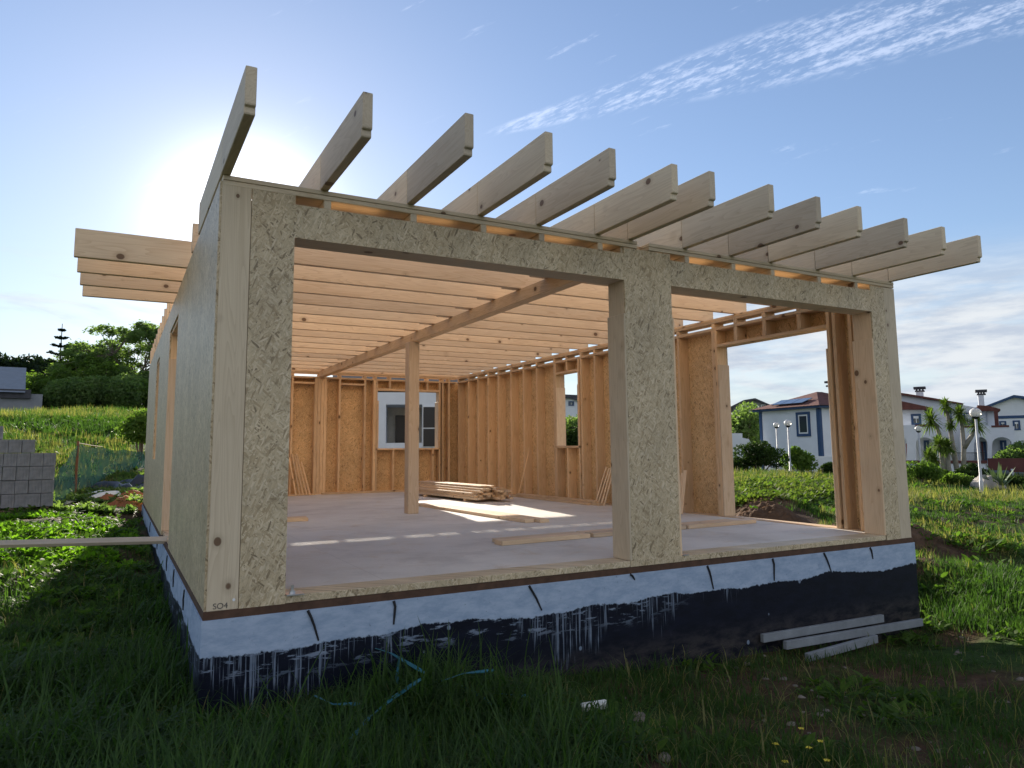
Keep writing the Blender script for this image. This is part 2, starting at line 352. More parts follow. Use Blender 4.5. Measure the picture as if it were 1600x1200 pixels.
WHITE = simple('white_render', (.64, .67, .72), .85, .05, 2)
BLUET = simple('blue_trim', (.028, .065, .15), .7, .1, 3)
ROOF = None
def rooftile():
    m, k, p = mat('clay_tile'); v = obco(k); n, _ = k.noise(v, 3, 6, .7); x, y, z = k.xyz(v)[:3]
    s = k.math('SINE', k.math('MULTIPLY', k.math('ADD', x, y), 24)); s2 = k.math('FRACT', k.math('MULTIPLY', z, 6))
    c = k.ramp(n, [(.3, (.08, .028, .022)), (.7, (.17, .06, .045))]); c = k.mix(k.rng(s2, .8, 1, 0, .5), c, (.05, .02, .02, 1))
    k.put(p.inputs['Base Color'], c); p.inputs['Roughness'].default_value = .85
    b = k.node('ShaderNodeBump'); b.inputs['Strength'].default_value = .6; b.inputs['Distance'].default_value = .05; k.put(b.inputs['Height'], s); k.put(p.inputs['Normal'], b.outputs[0]); return m
ROOF = rooftile()
ROOFD = simple('dark_roof', (.06, .06, .07), .8, .2, 3)
COPING = simple('red_coping', (.11, .04, .035), .85, .2, 3)
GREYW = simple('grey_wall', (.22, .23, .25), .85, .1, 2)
GLASS = simple('window_glass', (.02, .03, .045), .08, .1, 1, spec=.8)
SHUT = simple('white_shutter', (.62, .64, .66), .6, .05, 4)
SOLAR = simple('solar_glass', (.03, .045, .09), .12, .1, 2, spec=.9)
BLACK = simple('black_panel', (.012, .012, .014), .4)
POLE = simple('lamp_pole_paint', (.45, .46, .47), .5, .1, 4)
BLOCKM = simple('concrete_block_face', (.27, .265, .275), .92, .2, 9, .5)
PALLET = simple('pallet_wood', (.20, .14, .09), .85, .3, 6)
RIBBON = simple('blue_plastic', (.03, .15, .20), .5, .2, 5)
WHITEP = simple('white_foam', (.75, .75, .70), .8, .05, 8)
STAKE = simple('rusty_stake', (.17, .075, .04), .8, .2, 9)
ROCK = simple('garden_rock', (.35, .32, .28), .9, .25, 3, .8)
SOILD = simple('dug_soil', (.10, .062, .040), .95, .45, 3, 1.0, spec=.1)
SOILO = simple('orange_soil', (.30, .12, .055), .95, .3, 6, 1.0, spec=.1)
TARPD = simple('dark_plastic', (.03, .035, .045), .35, .2, 4)
PLANKW = simple('whitewashed_plank', (.20, .22, .24), .8, .18, 5, .3)
m, k, p = mat('lamp_globe'); p.inputs['Base Color'].default_value = (.85, .82, .78, 1); p.inputs['Roughness'].default_value = .25; p.inputs['Transmission Weight'].default_value = .35
GLOBE = m
m, k, p = mat('debris_net'); v = obco(k)
p.inputs['Base Color'].default_value = (.02, .12, .10, 1); p.inputs['Roughness'].default_value = .7
a = k.noise(v, 3, 4, .6)[0]; k.put(p.inputs['Alpha'], k.rng(a, .3, .7, .55, .85)); NET = m

# ------------------------------------------------------------------ terrain
ctrl = [(-1,-5,-.6),(3,-6,-.75),(-5,-5,-.5),(0,-1.5,-.56),(0,-.3,-.58),(-1.3,0,-.52),(2,-.5,-.66),(3.5,-.4,-.76),(3.5,-2.2,-.72),(7.1,-.3,-.93),(5.2,-.3,-.88),(8,-3,-.95),
        (-1,3,-.45),(-.5,6,-.33),(-.4,9,-.16),(-.3,12,.0),(-3,4,-.4),(1,14,.1),(4,16,.1),(6,13,-.1),(7.3,9,-.35),(7.3,5,-.45),(7.4,2,-.55),(-12,0,-.4)]
def cp(px, py, D, dz=0): q = at(px, py, D); ctrl.append((q[0], q[1], q[2]+dz))
for a in [(100,880,10.2),(30,880,10.2),(100,822,12.8),(40,797,15.5),(150,772,18.5),(-200,800,16),(100,768,20),(100,728,23),(100,692,28),(100,664,34),(-300,664,34),(-200,668,90),(200,664,34),(100,668,90),(300,660,90),
          (1220,800,13.5),(1220,752,22),(1230,748,31),(1230,748,44),(1150,755,22),(1000,745,30),(1500,771,25),(1550,812,17),(1480,862,12.5),(1550,920,10),(1590,1005,8.3),(1455,965,9.4),(1500,745,42),(1600,748,55),(1800,760,30),(1800,1000,9),
          (600,735,20),(600,715,30),(650,705,60),(900,715,60)]: cp(*a)
for t in range(0, 360, 30):
    for D in (160, 1400):
        tt = math.radians(t); left = max(0, math.cos(tt+.3))
        ctrl.append((CAM[0]+D*math.sin(tt), CAM[1]+D*math.cos(tt), -1.5+left*(4 if D == 160 else 6)))
ctrl = np.array(ctrl)
def warp(x, y):
    dx, dy = np.asarray(x, float)-CAM[0], np.asarray(y, float)-CAM[1]; d = np.hypot(dx, dy)+1e-6; L = np.log1p(d/4)
    return np.stack([dx/d*L, dy/d*L], -1)
cw = warp(ctrl[:, 0], ctrl[:, 1])
def U(r2): return np.where(r2 > 0, r2*np.log(r2+1e-12)*.5, 0)
_n = len(cw); _K = U(((cw[:, None]-cw[None])**2).sum(-1)) + np.eye(_n)*2e-3; _P = np.c_[np.ones(_n), cw]
_A = np.block([[_K, _P], [_P.T, np.zeros((3, 3))]]); _w = np.linalg.solve(_A, np.r_[ctrl[:, 2], 0, 0, 0])
bumps = [(8.3,3.0,.30,.75),(9.3,3.9,.22,.8),(8.0,1.8,.25,.5),(9.4,2.0,.30,.7),(10.4,1.2,.22,.6),(8.6,.9,.2,.5),(9.3,6.2,.3,1.2),(8.2,-.1,.10,.5),(-1.7,6.6,.05,.5),(-2.6,7.6,.05,.6)]
def gz(x, y):
    x = np.asarray(x, float); y = np.asarray(y, float); sh = x.shape; x = x.ravel(); y = y.ravel(); o = np.empty(len(x))
    for i in range(0, len(x), 20000):
        q = warp(x[i:i+20000], y[i:i+20000]); o[i:i+20000] = U(((q[:, None]-cw[None])**2).sum(-1)) @ _w[:_n] + _w[_n] + q @ _w[_n+1:]
    d = np.hypot(x-CAM[0], y-CAM[1])
    for bx, by, h, s in bumps: o += h*np.exp(-((x-bx)**2+(y-by)**2)/(s*s))
    o += .035*np.sin(x*2.1+1.3*np.sin(y*1.7))*np.cos(y*2.6+x*.8) + .018*np.sin(x*6.3+y*3.1)*np.sin(y*7.7-x*2.) + np.minimum(d, 60)/60*.22*np.sin(x*.41+y*.2)*np.sin(y*.37)
    ins = (x > -.1) & (x < 7.13) & (y > -.1) & (y < 11.8); o = np.where(ins, np.minimum(o, -.25), o)
    return o.reshape(sh)
def gz1(x, y): return float(gz(np.array([x]), np.array([y]))[0])
def axis(lo, hi, c0, c1, fine, growth=1.16):
    a = list(np.arange(c0, c1, fine)); s = fine
    while a[-1] < hi: s *= growth; a.append(a[-1]+s)
    s = fine; b = [a[0]]
    while b[0] > lo: s *= growth; b.insert(0, b[0]-s)
    return np.array(b[:-1]+a)
gx, gy = axis(-1500, 1500, -5, 16, .085), axis(-1500, 1500, -4, 9, .085)
XX, YY = np.meshgrid(gx, gy); ZZ = gz(XX, YY)
idx = np.arange(XX.size).reshape(XX.shape)
q = np.stack([idx[:-1, :-1], idx[:-1, 1:], idx[1:, 1:], idx[1:, :-1]], -1).reshape(-1, 4)
tag(npmesh('ground', np.c_[XX.ravel(), YY.ravel(), ZZ.ravel()], q, ground_mat(), smooth=True), kind='structure')

# ------------------------------------------------------------------ the timber house
H = 2.84; W = 7.03; L = 11.65; t = .2; tf = .24; zs = .10
house = empty('timber_house', (0, 0, 0), 'unfinished timber frame house with strand board walls and open roof beams on a painted foundation', 'house')
f_ = MB().box(-.012, W+.012, -.012, L+.012, -1.3, 0).build('foundation', foundation_mat(), house)
for (x0, z0), (x1, z1) in [((.628,-.004),(.702,-.202)),((1.212,-.004),(1.214,-.161)),((2.286,-.004),(2.396,-.196)),((4.085,-.004),(4.148,-.207)),((4.893,-.004),(4.903,-.205)),((5.597,-.004),(5.692,-.191)),((6.295,-.004),(6.333,-.118)),((3.244,-.004),(3.289,-.05))]:
    zm = z0*.75+z1*.25
    MB().tube([(x0, -.016, z0), (x0*.82+x1*.18+.01, -.02, zm), ((x0+x1)/2+.006, -.018, (z0+z1)/2), (x1, -.014, z1)], [.010, .009, .008, .006], 6).build('strap', DARKR, f_)
for y0, y1 in ((1.2, 1.24), (2.3, 2.34), (3.3, 3.35), (5.2, 5.26), (7.4, 7.5)):
    MB().tube([(-.016, y0, -.004), (-.02, (y0+y1)/2, -.08), (-.015, y1, -.16)], .006, 5).build('strap', DARKR, f_)
MB().box(.16, W-.16, .2, L-.16, -.2, .085).build('floor_slab', slab_mat(), house)
sill = MB(); sill.box(-.004, W+.004, -.004, tf, .0, .05); sill.box(-.004, t, tf, L+.004, 0, .05); sill.box(W-t, W+.004, tf, L+.004, 0, .05); sill.box(t, W-t, L-t, L+.004, 0, .05)
sill.build('sill_plate', SILLB, house)

def sheet(name, m, axis_, a0, a1, rects, holes, parent):
    """strand board skin on plane axis_ between a0..a1; rects in (u,z)"""
    b = MB()
    for u0, u1, z0, z1 in rects:
        b.box(*((a0, a1, u0, u1, z0, z1) if axis_ == 'x' else (u0, u1, a0, a1, z0, z1)))
    return b.build(name, m, parent)
e = .0015
# front wall
fwall = sheet('front_wall', OSB, 'y', 0, .015, [(.2+e,.485,.05,2.80),(.485,3.28-e,2.475,2.71),(3.28,3.80,zs,2.765),(3.8+e,6.6-e,2.475,2.71),(6.6,6.83-e,.05,2.765)], None, house)
board('corner_post', .015, .2-e, 0, .22, .05, 2.795, PINEG, fwall)
board('corner_post', 6.83, W-.015, 0, .22, .05, 2.765, PINEG, fwall)
board('jamb_board', .455, .483, .016, tf, zs, 2.475, PINEP, fwall)
board('jamb_board', 3.262, 3.28-e, -.002, tf, zs, 2.18, PINEG, fwall); board('jamb_board', 3.28, 3.31, .016, tf, zs, 2.70, PINEG, fwall)
board('jamb_board', 3.80+e, 3.822, -.002, tf, zs, 2.18, PINEP, fwall); board('jamb_board', 3.77, 3.8, .016, tf, zs, 2.70, PINEP, fwall)
board('jamb_board', 6.575, 6.60-e, -.002, tf, zs, 2.18, PINEP, fwall); board('jamb_board', 6.6, 6.63, .016, tf, zs, 2.70, PINEP, fwall)
board('stud', 3.33, 3.37, .016, .23, zs, 2.70, PINE, fwall); board('stud', 3.70, 3.75, .016, .23, zs, 2.70, PINE, fwall)
board('stud', .1995, .26, .016, .23, zs, 2.70, PINE, fwall); board('stud', 6.70, 6.75, .016, .23, zs, 2.70, PINE, fwall)
for x0, x1 in ((.485, 3.28), (3.80, 6.60)):
    board('header_beam', x0, x1, .016, tf, 2.477, 2.67, PINEG, fwall); board('header_plate', x0+.01, x1-.01, .016, tf-.004, 2.67, 2.708, PINE, fwall)
board('threshold', .485, 3.26, -.003, tf, .052, zs, OSB, fwall); board('threshold', 3.28, 3.8, .016, tf, .052, zs-.002, OSB, fwall); board('threshold', 3.80, 6.58, -.003, tf, .052, zs, OSB, fwall)
board('threshold', 3.26, 3.80, -.006, .0-e, .052, zs, OSB, fwall)
for x0, x1 in ((.016, 3.43), (3.56, W-.016)):
    board('top_plate', x0, x1, -.001, .22, 2.772, 2.805, PINEG, fwall); board('top_plate', x0, x1, -.004, .22, 2.807, 2.839, PINEG, fwall)
RX = [.032,.68,1.32,1.90,2.43,3.01,3.36,3.98,4.56,5.09,5.77,6.35,6.965]
for x in RX[1:-1]:
    if 3.3 < x < 3.5: continue
    board('spacer_block', x+.0, x+.05, .0, .20, 2.711, 2.771, PINEG, fwall)
for x in (3.26, 3.38, 3.59): board('spacer_block', x, x+.035, .017, .20, 2.711, 2.771, PINEG, fwall)
MB().box(.49, .60, -.03, .10, zs+.001, zs+.008).build('bracket', STEEL, fwall).name = 'bracket'
MB().tube([(.535, .03, zs), (.535, .03, zs+.06)], .011, 8).tube([(.535, .03, zs+.008), (.535, .03, zs+.024)], .02, 6).build('anchor_bolt', STEEL, fwall)
MB().box(3.825, 3.89, -.01, .09, zs+.001, zs+.007).build('bracket', STEEL, fwall)
MB().tube([(.172, -.004, .108), (.172, .002, .108)], .009, 10).build('screw_head', simple('screw_zinc', (.8, .82, .85), .3, .05), fwall)
ft = bpy.data.curves.new('txt', 'FONT'); ft.body = 'SO4'; ft.size = .05; ft.extrude = .0006; to = bpy.data.objects.new('t', ft); col.objects.link(to)
bpy.context.view_layer.update(); me = bpy.data.meshes.new_from_object(to.evaluated_get(bpy.context.evaluated_depsgraph_get())); bpy.data.objects.remove(to)
me.materials.clear(); me.materials.append(MARK)
mk = bpy.data.objects.new('handwritten_mark', me); link(mk, fwall, T(.05, -.0012, .062) @ Matrix.Rotation(math.pi/2, 4, 'X'))

def wall(name, axis_, outer, sgn, ulen, rects, studs, plates, cuts, openings):
    """outer: plane of the skin's outside; sgn: direction to the inside"""
    a, b_ = sorted((outer, outer+sgn*.015)); i0, i1 = sorted((outer+sgn*.0165, outer+sgn*t))
    wl = sheet(name, OSB, axis_, a, b_, rects, None, house)
    a2, b2 = sorted((outer+sgn*.0155, outer+sgn*.0175))
    def bd(nm, u0, u1, z0, z1, m=PINE, d0=None, d1=None):
        lo, hi = (i0, i1) if d0 is None else (d0, d1)
        return board(nm, *((lo, hi, u0, u1, z0, z1) if axis_ == 'x' else (u0, u1, lo, hi, z0, z1)), m, wl)
    inner = sheet('inner_sheathing', OSBI, axis_, a2, b2, [(u0+e, u1-e, z0+e, z1-e) for u0, u1, z0, z1 in rects], None, wl)
    for u in studs: bd('stud', u-.022, u+.022, .095, 2.668)
    for u0, u1, z0, z1, nm in plates: bd(nm, u0, u1, z0, z1)
    return wl, bd
# right wall
ys = [11.39,10.80,10.27,9.75,9.25,8.66,8.11,7.57,5.98,5.55,5.0,4.4,3.85,3.36,.66,.45]
R_ = [(0.016,.76,.05,2.71),(.76,2.56,2.445,2.71),(2.56,6.09,.05,2.71),(6.09,6.84,2.455,2.71),(6.09,6.84,.05,1.09),(6.84,L-.016,.05,2.71)]
pl = [(tf,L-t,.052,.094,'bottom_plate'),(tf,L-t,2.67,2.708,'top_plate'),(tf,L-t,2.772,2.804,'top_plate'),(tf-.01,L-t,2.806,2.839,'top_plate'),
      (.76,2.56,2.43,2.47,'header_plate'),(6.09,6.84,2.45,2.49,'header_plate'),(6.05,6.88,1.05,1.088,'window_sill')]
rw, bd = wall('right_wall', 'x', W, -1, L, R_, ys, pl, None, None)
for u0, u1, z1 in ((2.56,2.60,2.67),(2.602,2.66,2.67),(6.84,6.88,2.67),(6.882,6.93,2.67),(6.05,6.09,2.67),(.72,.76,2.67)): bd('jamb_board', u0, u1, .096, z1)
board('jamb_board', W-t-.003, W+.002, 2.54, 2.558, .096, 2.18, PINEP, rw); board('jamb_board', W-t-.003, W+.002, .762, .782, .096, 2.18, PINEP, rw)
board('jamb_board', W-t-.003, W+.002, 6.822, 6.838, 1.09, 2.2, PINEP, rw); board('jamb_board', W-t-.003, W+.002, 6.092, 6.108, 1.09, 2.2, PINEP, rw)
for u in (1.15, 1.7, 2.2): bd('cripple_stud', u-.03, u+.03, 2.472, 2.668)
bd('cripple_stud', 6.44, 6.48, 2.492, 2.668); bd('cripple_stud', 6.45, 6.49, .096, 1.048)
for u in ys+[1.15, 1.7, 2.2, 2.62, 6.46, 6.9]: bd('spacer_block', u-.03, u+.03, 2.71, 2.77)
# back wall
xs = [.6,1.2,1.75,2.3,2.85,3.91,4.50,6.45,6.62]
B_ = [(.016,4.80,.05,2.71),(4.80,6.35,2.46,2.71),(4.80,6.35,.05,1.09),(6.35,W-.016,.05,2.71)]
pl = [(t,W-t,.052,.094,'bottom_plate'),(t,W-t,2.67,2.708,'top_plate'),(t,W-t,2.772,2.804,'top_plate'),(t,W-t,2.806,2.839,'top_plate'),(4.80,6.35,2.44,2.49,'header_plate'),(4.76,6.39,1.05,1.088,'window_sill'),(3.93,4.48,2.54,2.58,'blocking'),(2.87,3.33,2.54,2.58,'blocking')]
bw_, bd = wall('back_wall', 'y', L, -1, W, B_, xs, pl, None, None)
for u0 in (3.34, 3.41, 3.48, 3.55): bd('post_stud', u0, u0+.065, .096, 2.668)
for u0, u1 in ((4.76,4.80),(4.70,4.758),(6.35,6.39)): bd('jamb_board', u0, u1, .096, 2.668)
board('jamb_board', 4.802, 4.83, L-t-.003, L+.002, 1.09, 2.2, PINEP, bw_); board('jamb_board', 6.32, 6.348, L-t-.003, L+.002, 1.09, 2.2, PINEP, bw_)
for u in (5.2, 5.75, 6.2): bd('cripple_stud', u-.022, u+.022, .096, 1.048)
for u in (5.1, 5.7, 6.05): bd('cripple_stud', u-.022, u+.022, 2.492, 2.668)
for u in xs+[3.45, 4.75, 5.1, 5.7, 6.05]: bd('spacer_block', u-.03, u+.03, 2.71, 2.77)
# left wall
ysl = [.7,1.3,1.9,2.5,3.1,5.3,5.9,6.5,8.8,9.4,10.,10.6,11.2]
L_ = [(.016,1.25-e,.05,2.80),(1.25,2.5-e,.05,2.80),(2.5,3.50,.05,2.80),(3.50,4.88,2.515,2.80),(4.88,6.25-e,.05,2.80),(6.25,7.30,.05,2.80),(7.30,8.20,2.50,2.80),(7.30,8.20,.05,.93),(8.20,9.5-e,.05,2.80),(9.5,L,.05,2.80)]
pl = [(tf,L-t,.052,.094,'bottom_plate'),(tf,L-t,2.67,2.708,'top_plate'),(tf,L-t,2.772,2.804,'top_plate'),(tf,L-t,2.806,2.839,'top_plate'),(3.5,4.88,2.475,2.515,'header_plate'),(7.3,8.2,2.46,2.5,'header_plate'),(7.26,8.24,.89,.928,'window_sill')]
lw, bd = wall('left_wall', 'x', 0, 1, L, L_, ysl, pl, None, None)
lw.data.vertices.foreach_get
for u0, u1 in ((3.46,3.50),(4.88,4.92),(7.26,7.30),(8.20,8.24)): bd('jamb_board', u0, u1, .096, 2.668)
board('jamb_board', -.002, t+.003, 4.86, 4.879, .096, 2.18, PINEP, lw)

# beam, post
board('main_beam', 3.36, 3.52, .0, L-t+.02, 2.70, 2.838, PINE, house) if False else None
bm_ = MB(); bm_.box(3.43, 3.56, .12, L-t+.05, 2.695, 2.838); BEAM = bm_.build('main_beam', PINE, house, T(3.5, 6, 2.77) @ Matrix.Rotation(math.pi/2, 4, 'Z'), bevel=.004)
board('support_post', 3.36, 3.53, 5.50, 5.67, .085, 2.694, PINEP, house, .006)
# rafters over the front
def rafter_tail(x, y0):
    a = x-.03
    P = [(y0,3.11),(y0,2.895),(y0+.006,2.886),(y0+.020,2.884),(y0+.020,2.848),(y0+.026,2.84),(.0,2.84),(.0,3.11)]
    m = MB().prism([(a, y, z) for y, z in P], (.06, 0, 0))
    return m.build('rafter_tail', PINEG, house, T(x, y0, 2.97) @ Matrix.Rotation(math.pi/2, 4, 'Z'), bevel=.004)
tips = [-.99,-1.0,-1.03,-1.03,-1.01,-.99,-1.01,-1.02,-1.0,-1.0,-.98,-.98,-.97]
for x, y in zip(RX, tips):
    rafter_tail(x, y); board('rafter', x-.03, x+.03, .004, 1.455, 2.84, 3.11, PINEG, house, .004)
JY = [1.49+.64*i for i in range(16)]+[11.56]
for i, y in enumerate(JY):
    board('ceiling_joist', (-.95 if 2 <= i <= 5 else .0), 3.76, y-.03, y+.03, 2.84, 3.11, PINEP, house, .004)
    board('ceiling_joist', 3.24, W, y+.034, y+.094, 2.84, 3.11, PINEP, house, .004)

# ------------------------------------------------------------------ loose timber
def plank(name, p0, p1, wd, th, m, label, cat='plank', group=None, roll=0.):
    p0, p1 = Vector(p0), Vector(p1); d = p1-p0; Ln = d.length; X_ = d.normalized(); Y_ = Vector((0, 0, 1)).cross(X_)
    if Y_.length < .05: Y_ = Vector((0, 1, 0))
    Y_.normalize(); Z_ = X_.cross(Y_); R = Matrix((X_, Y_, Z_)).transposed().to_4x4()
    Wd = Matrix.Translation(p0) @ R @ Matrix.Rotation(roll, 4, 'X')
    b = MB().box(0, Ln, -wd/2, wd/2, 0, th); b.v = [tuple(Wd @ Vector(v)) for v in b.v]
    return tag(b.build(name, m, None, Wd, bevel=.003), label, cat, group)
fz = .0865
# stack of battens
sy = 7.05; k_ = 0; SG = 'battens stacked on the floor'
plank('bearer', (5.18, 7.45, fz), (5.98, 7.52, fz), .07, .045, PINE, 'short timber bearer under the near end of the batten stack', 'timber')
plank('bearer', (5.05, 9.15, fz), (5.9, 9.25, fz), .07, .045, PINE, 'short timber bearer under the far end of the batten stack', 'timber')
for r in range(6):
    n = (9, 9, 8, 8, 6, 4)[r]
    for c in range(n):
        x = 5.24+c*.077+random.uniform(-.006, .006)+(.03*r if r > 2 else 0); y0 = sy+random.uniform(-.12, .16)+(.0 if c < 6 else -.1); ln = 2.9+random.uniform(-.2, .1)
        z = fz+.046+r*.041
        plank('batten', (x, y0, z), (x-.13, y0+ln, z), .068, .039, PINEP if random.random() < .5 else PINE,
              'pale pine batten in the bundle stacked on the floor behind the support post', 'batten', SG)
def pln(px, py): q = on(px, py, 2, fz); return q
plank('plank', (4.12, 6.95, fz), (4.22, 3.35, fz), .14, .045, PINEP, 'long pale floor plank right of the post, left one of the pair')
plank('plank', (4.28, 6.75, fz), (4.39, 3.25, fz), .14, .045, PINEP, 'long pale floor plank right of the post, right one of the pair')
plank('plank', (.3, 5.55, fz), (1.84, 5.36, fz), .30, .045, PINE, 'wide plank end on the floor seen behind the front left corner')
for j, (dy, lb) in enumerate(((0, 'front'), (.17, 'rear'))):
    for (xa, xb, ya, yb, wh) in ((2.86+.06*j, 3.95, 1.60, 1.66, 'left'), (3.99, 5.35, 1.66, 1.74, 'middle'), (5.39, 6.55-.2*j, 1.74, 1.80, 'right')):
        plank('plank', (xa, ya+dy, fz), (xb, yb+dy, fz), .155, .045-.006*j, PINEP, f'flat plank near the column, {wh} length of the {lb} row')
for j in range(3):
    plank('plank', (6.60-.02*j, 8.2-.3*j, fz+.040*(j == 1)), (6.62-.09*(j == 2), 5.15+.1*j, fz+.040*(j == 1)), .10 if j < 2 else .07, .038, PINE,
          ('longest plank lying along the foot of the right wall', 'upper plank lying on another at the foot of the right wall', 'narrow plank lying along the right wall, nearest the room')[j])
plank('plank', (3.5, 11.28, fz), (5.6, 11.30, fz), .09, .04, PINE, 'pine plank lying along the foot of the back wall')
plank('plank', (2.6, 11.15, fz), (3.35, 11.28, fz), .06, .03, PINE, 'thin plank lying at the left end of the back wall')
for j, (y, ly, zt) in enumerate(((5.35, 5.2, .72), (5.27, 5.12, .70), (5.18, 5.06, .71), (5.10, 5.0, .68))):
    plank('batten', (6.66, y, fz), (6.805, ly, zt), .05, .022, PINEP, 'short batten leaning on the right wall left of the column', 'batten', 'battens leaning left of the column')
for j, (y, ly, zt) in enumerate(((3.20, 3.26, .70), (3.28, 3.32, .66))):
    plank('batten', (6.64, y, fz), (6.805, ly, zt), .05, .022, PINEP, 'short batten leaning on the right wall right of the column', 'batten', 'battens leaning right of the column')
plank('batten', (6.60, 7.95, fz), (6.80, 7.83, 1.0), .045, .02, PINE, 'thin batten leaning between two studs of the right wall', 'batten')
for j, (x, tx, zt) in enumerate(((2.92, 2.80, .9), (3.0, 2.86, .98), (3.07, 2.92, .94), (3.15, 2.95, .98), (3.22, 3.06, .8))):
    plank('batten', (x, 11.2, fz), (tx, 11.43, zt), .04, .025, PINE, 'thin offcut leaning on the back wall near its left end', 'batten', 'offcuts leaning on the back wall')
plank('plank', (.03, 4.10, .05), (-2.6, 4.80, .08), .09, .04, PINEG, 'long plank sticking out from the door opening of the left wall over the grass', roll=-.5)
# planks at the foot of the foundation
for j, (a, b, lb) in enumerate((((4.66,.0,-.715),(6.3,-.08,-.72),'whitewashed plank leaning flat against the foundation foot, rearmost of three'),
                                ((4.80,-.13,-.765),(6.80,-.16,-.80),'long whitewashed plank at the foundation foot, middle of three'),
                                ((4.93,-.25,-.86),(5.95,-.25,-.835),'short whitewashed plank in the weeds at the foundation foot, front of three'))):
    a = (a[0], a[1]-.06, a[2]); b = (b[0], b[1]-.02, b[2])
    o = plank('plank', a, b, .04, .072, PLANKW, lb)

# ------------------------------------------------------------------ blocks, net, debris at the left
bp = at(10, 795, 15.5); bu = np.array([math.cos(.12), math.sin(.12), 0]); bvv = np.array([-math.sin(.12), math.cos(.12), 0])
bz = at(40, 790, 15.5)[2]-.02
ex = (at(83, 780, 15.5)-at(10, 780, 15.5))@bu
pr = empty('pallet', (bp[0], bp[1], bz-.14), 'weathered wooden pallet under the stack of grey concrete blocks', 'pallet')
def obox(o, u, v, u0, u1, v0, v1, z0, z1, mb=None):
    mb = mb or MB(); P = [o+u*a+v*b for a, b in ((u0, v0), (u1, v0), (u1, v1), (u0, v1))]
    return mb.prism([(q[0], q[1], z0) for q in P], (0, 0, z1-z0))
for i in range(3): obox(bp, bu, bvv, ex-1.6, ex, .02+.42*i, .12+.42*i, bz-.14, bz-.045).build('bearer', PALLET, pr)
for i in range(7): obox(bp, bu, bvv, ex-1.6+.235*i, ex-1.6+.235*i+.12, 0, 1.0, bz-.04, bz-.018).build('deck_board', PALLET, pr)
rh = .238; bl0 = None
def mk_block(a, b_, r):
    o = bp+bu*a+bvv*b_; mb = MB(); z0 = bz-.01+r*rh
    obox(o, bu, bvv, 0, .19, 0, .49, z0, z0+rh-.008, mb)
    for s_ in (.05, .10, .145): obox(o, bu, bvv, s_, s_+.008, -.004, 0.0, z0+.004, z0+rh-.012, mb)
    return tag(mb.build('concrete_block', BLOCKM, None, Matrix.Translation(Vector((o[0], o[1], z0))), bevel=.006),
               'grey concrete block in the pallet stack at the left edge of the plot', 'concrete block', 'concrete blocks stacked on the pallet')
for r in range(5):
    xr = ex - (.0 if r < 4 else .33)
    for c in range(8 if r < 4 else 5):
        for dd in (0, .5):
            mk_block(xr-.195*(c+1)+random.uniform(-.004, .004), dd+random.uniform(-.012, .012), r)
for c in range(2): mk_block(ex-1.0-.2*c, .1, 5)
# green debris net on stakes
nt = empty('net_fence', at(122, 768, 19), 'sagging translucent green net on rusty stakes behind the blocks', 'net')
tops = [at(86, 742, 17), at(122, 692, 19), at(160, 698, 20.5), at(195, 702, 22), at(232, 703, 23.5)]
segs = []
for i in range(len(tops)-1):
    for s_ in range(8): segs.append(tops[i]*(1-s_/8)+tops[i+1]*s_/8)
segs.append(tops[-1]); vs = []; nz = 9
for i, p_ in enumerate(segs):
    g0 = gz1(p_[0], p_[1])-.02
    for j in range(nz):
        f = j/(nz-1); w_ = .05*math.sin(i*1.7+j*.9)+.04*math.sin(i*.6-j*1.3); sag = -.06*math.sin((i % 8)/8*math.pi)
        vs.append((p_[0]+w_*.4, p_[1]+w_+.12*math.sin(f*3), g0+(p_[2]+sag-g0)*f))
npmesh('netting', vs, [(i*nz+j, (i+1)*nz+j, (i+1)*nz+j+1, i*nz+j+1) for i in range(len(segs)-1) for j in range(nz-1)], NET, nt, smooth=True)
for p_ in (tops[1], tops[4]):
    g0 = gz1(p_[0], p_[1])-.2; MB().box(p_[0]-.025, p_[0]+.025, p_[1]-.025, p_[1]+.025, g0, p_[2]+.04).build('stake', STAKE, nt)
MB().tube([tops[1], tops[1]*.5+tops[2]*.5-np.array([0,0,.01]), tops[2]], .008, 4).build('rope', STAKE, nt)
for c_, lb, nm in ((NET, None, None),): pass
def rumpled(name, c, sx, sy_, h, m, label, cat, rotz=0, n=16, seed=0):
    r = np.random.default_rng(seed); vs = []; cs = math.cos(rotz), math.sin(rotz); ph = r.uniform(0, 6, 6)
    for i in range(n+1):
        for j in range(n+1):
            a, b = i/n-.5, j/n-.5; x = a*sx*(1+.15*math.sin(b*9+ph[0])); y = b*sy_*(1+.2*math.sin(a*8+ph[1]))
            env = max(0, 1-(2*a)**4)*max(0, 1-(2*b)**4)
            z = h*env*(.5+.3*math.sin(a*13+ph[2]+b*5)+.25*math.sin(b*17+ph[3]-a*9)+.15*r.uniform(-1, 1))
            X_ = c[0]+x*cs[0]-y*cs[1]; Y_ = c[1]+x*cs[1]+y*cs[0]; vs.append((X_, Y_, gz1(X_, Y_)+.01+max(0, z)))
    f = [(i*(n+1)+j, (i+1)*(n+1)+j, (i+1)*(n+1)+j+1, i*(n+1)+j+1) for i in range(n) for j in range(n)]
    o = npmesh(name, vs, f, m, None, smooth=True); s_ = o.modifiers.new('t', 'SOLIDIFY'); s_.thickness = .004
    return tag(o, label, cat)
q = at(150, 776, 18.5); rumpled('plastic_sheet', q, 2.2, 1.2, .10, WHITEP, 'crumpled white plastic sheet on the ground behind the bright weeds', 'sheet', .3, seed=1)
q = at(200, 772, 19.5); rumpled('tarpaulin', q, 1.8, 1.2, .28, TARPD, 'crumpled dark plastic tarpaulin beside the far left corner of the house', 'tarpaulin', .2, seed=2)
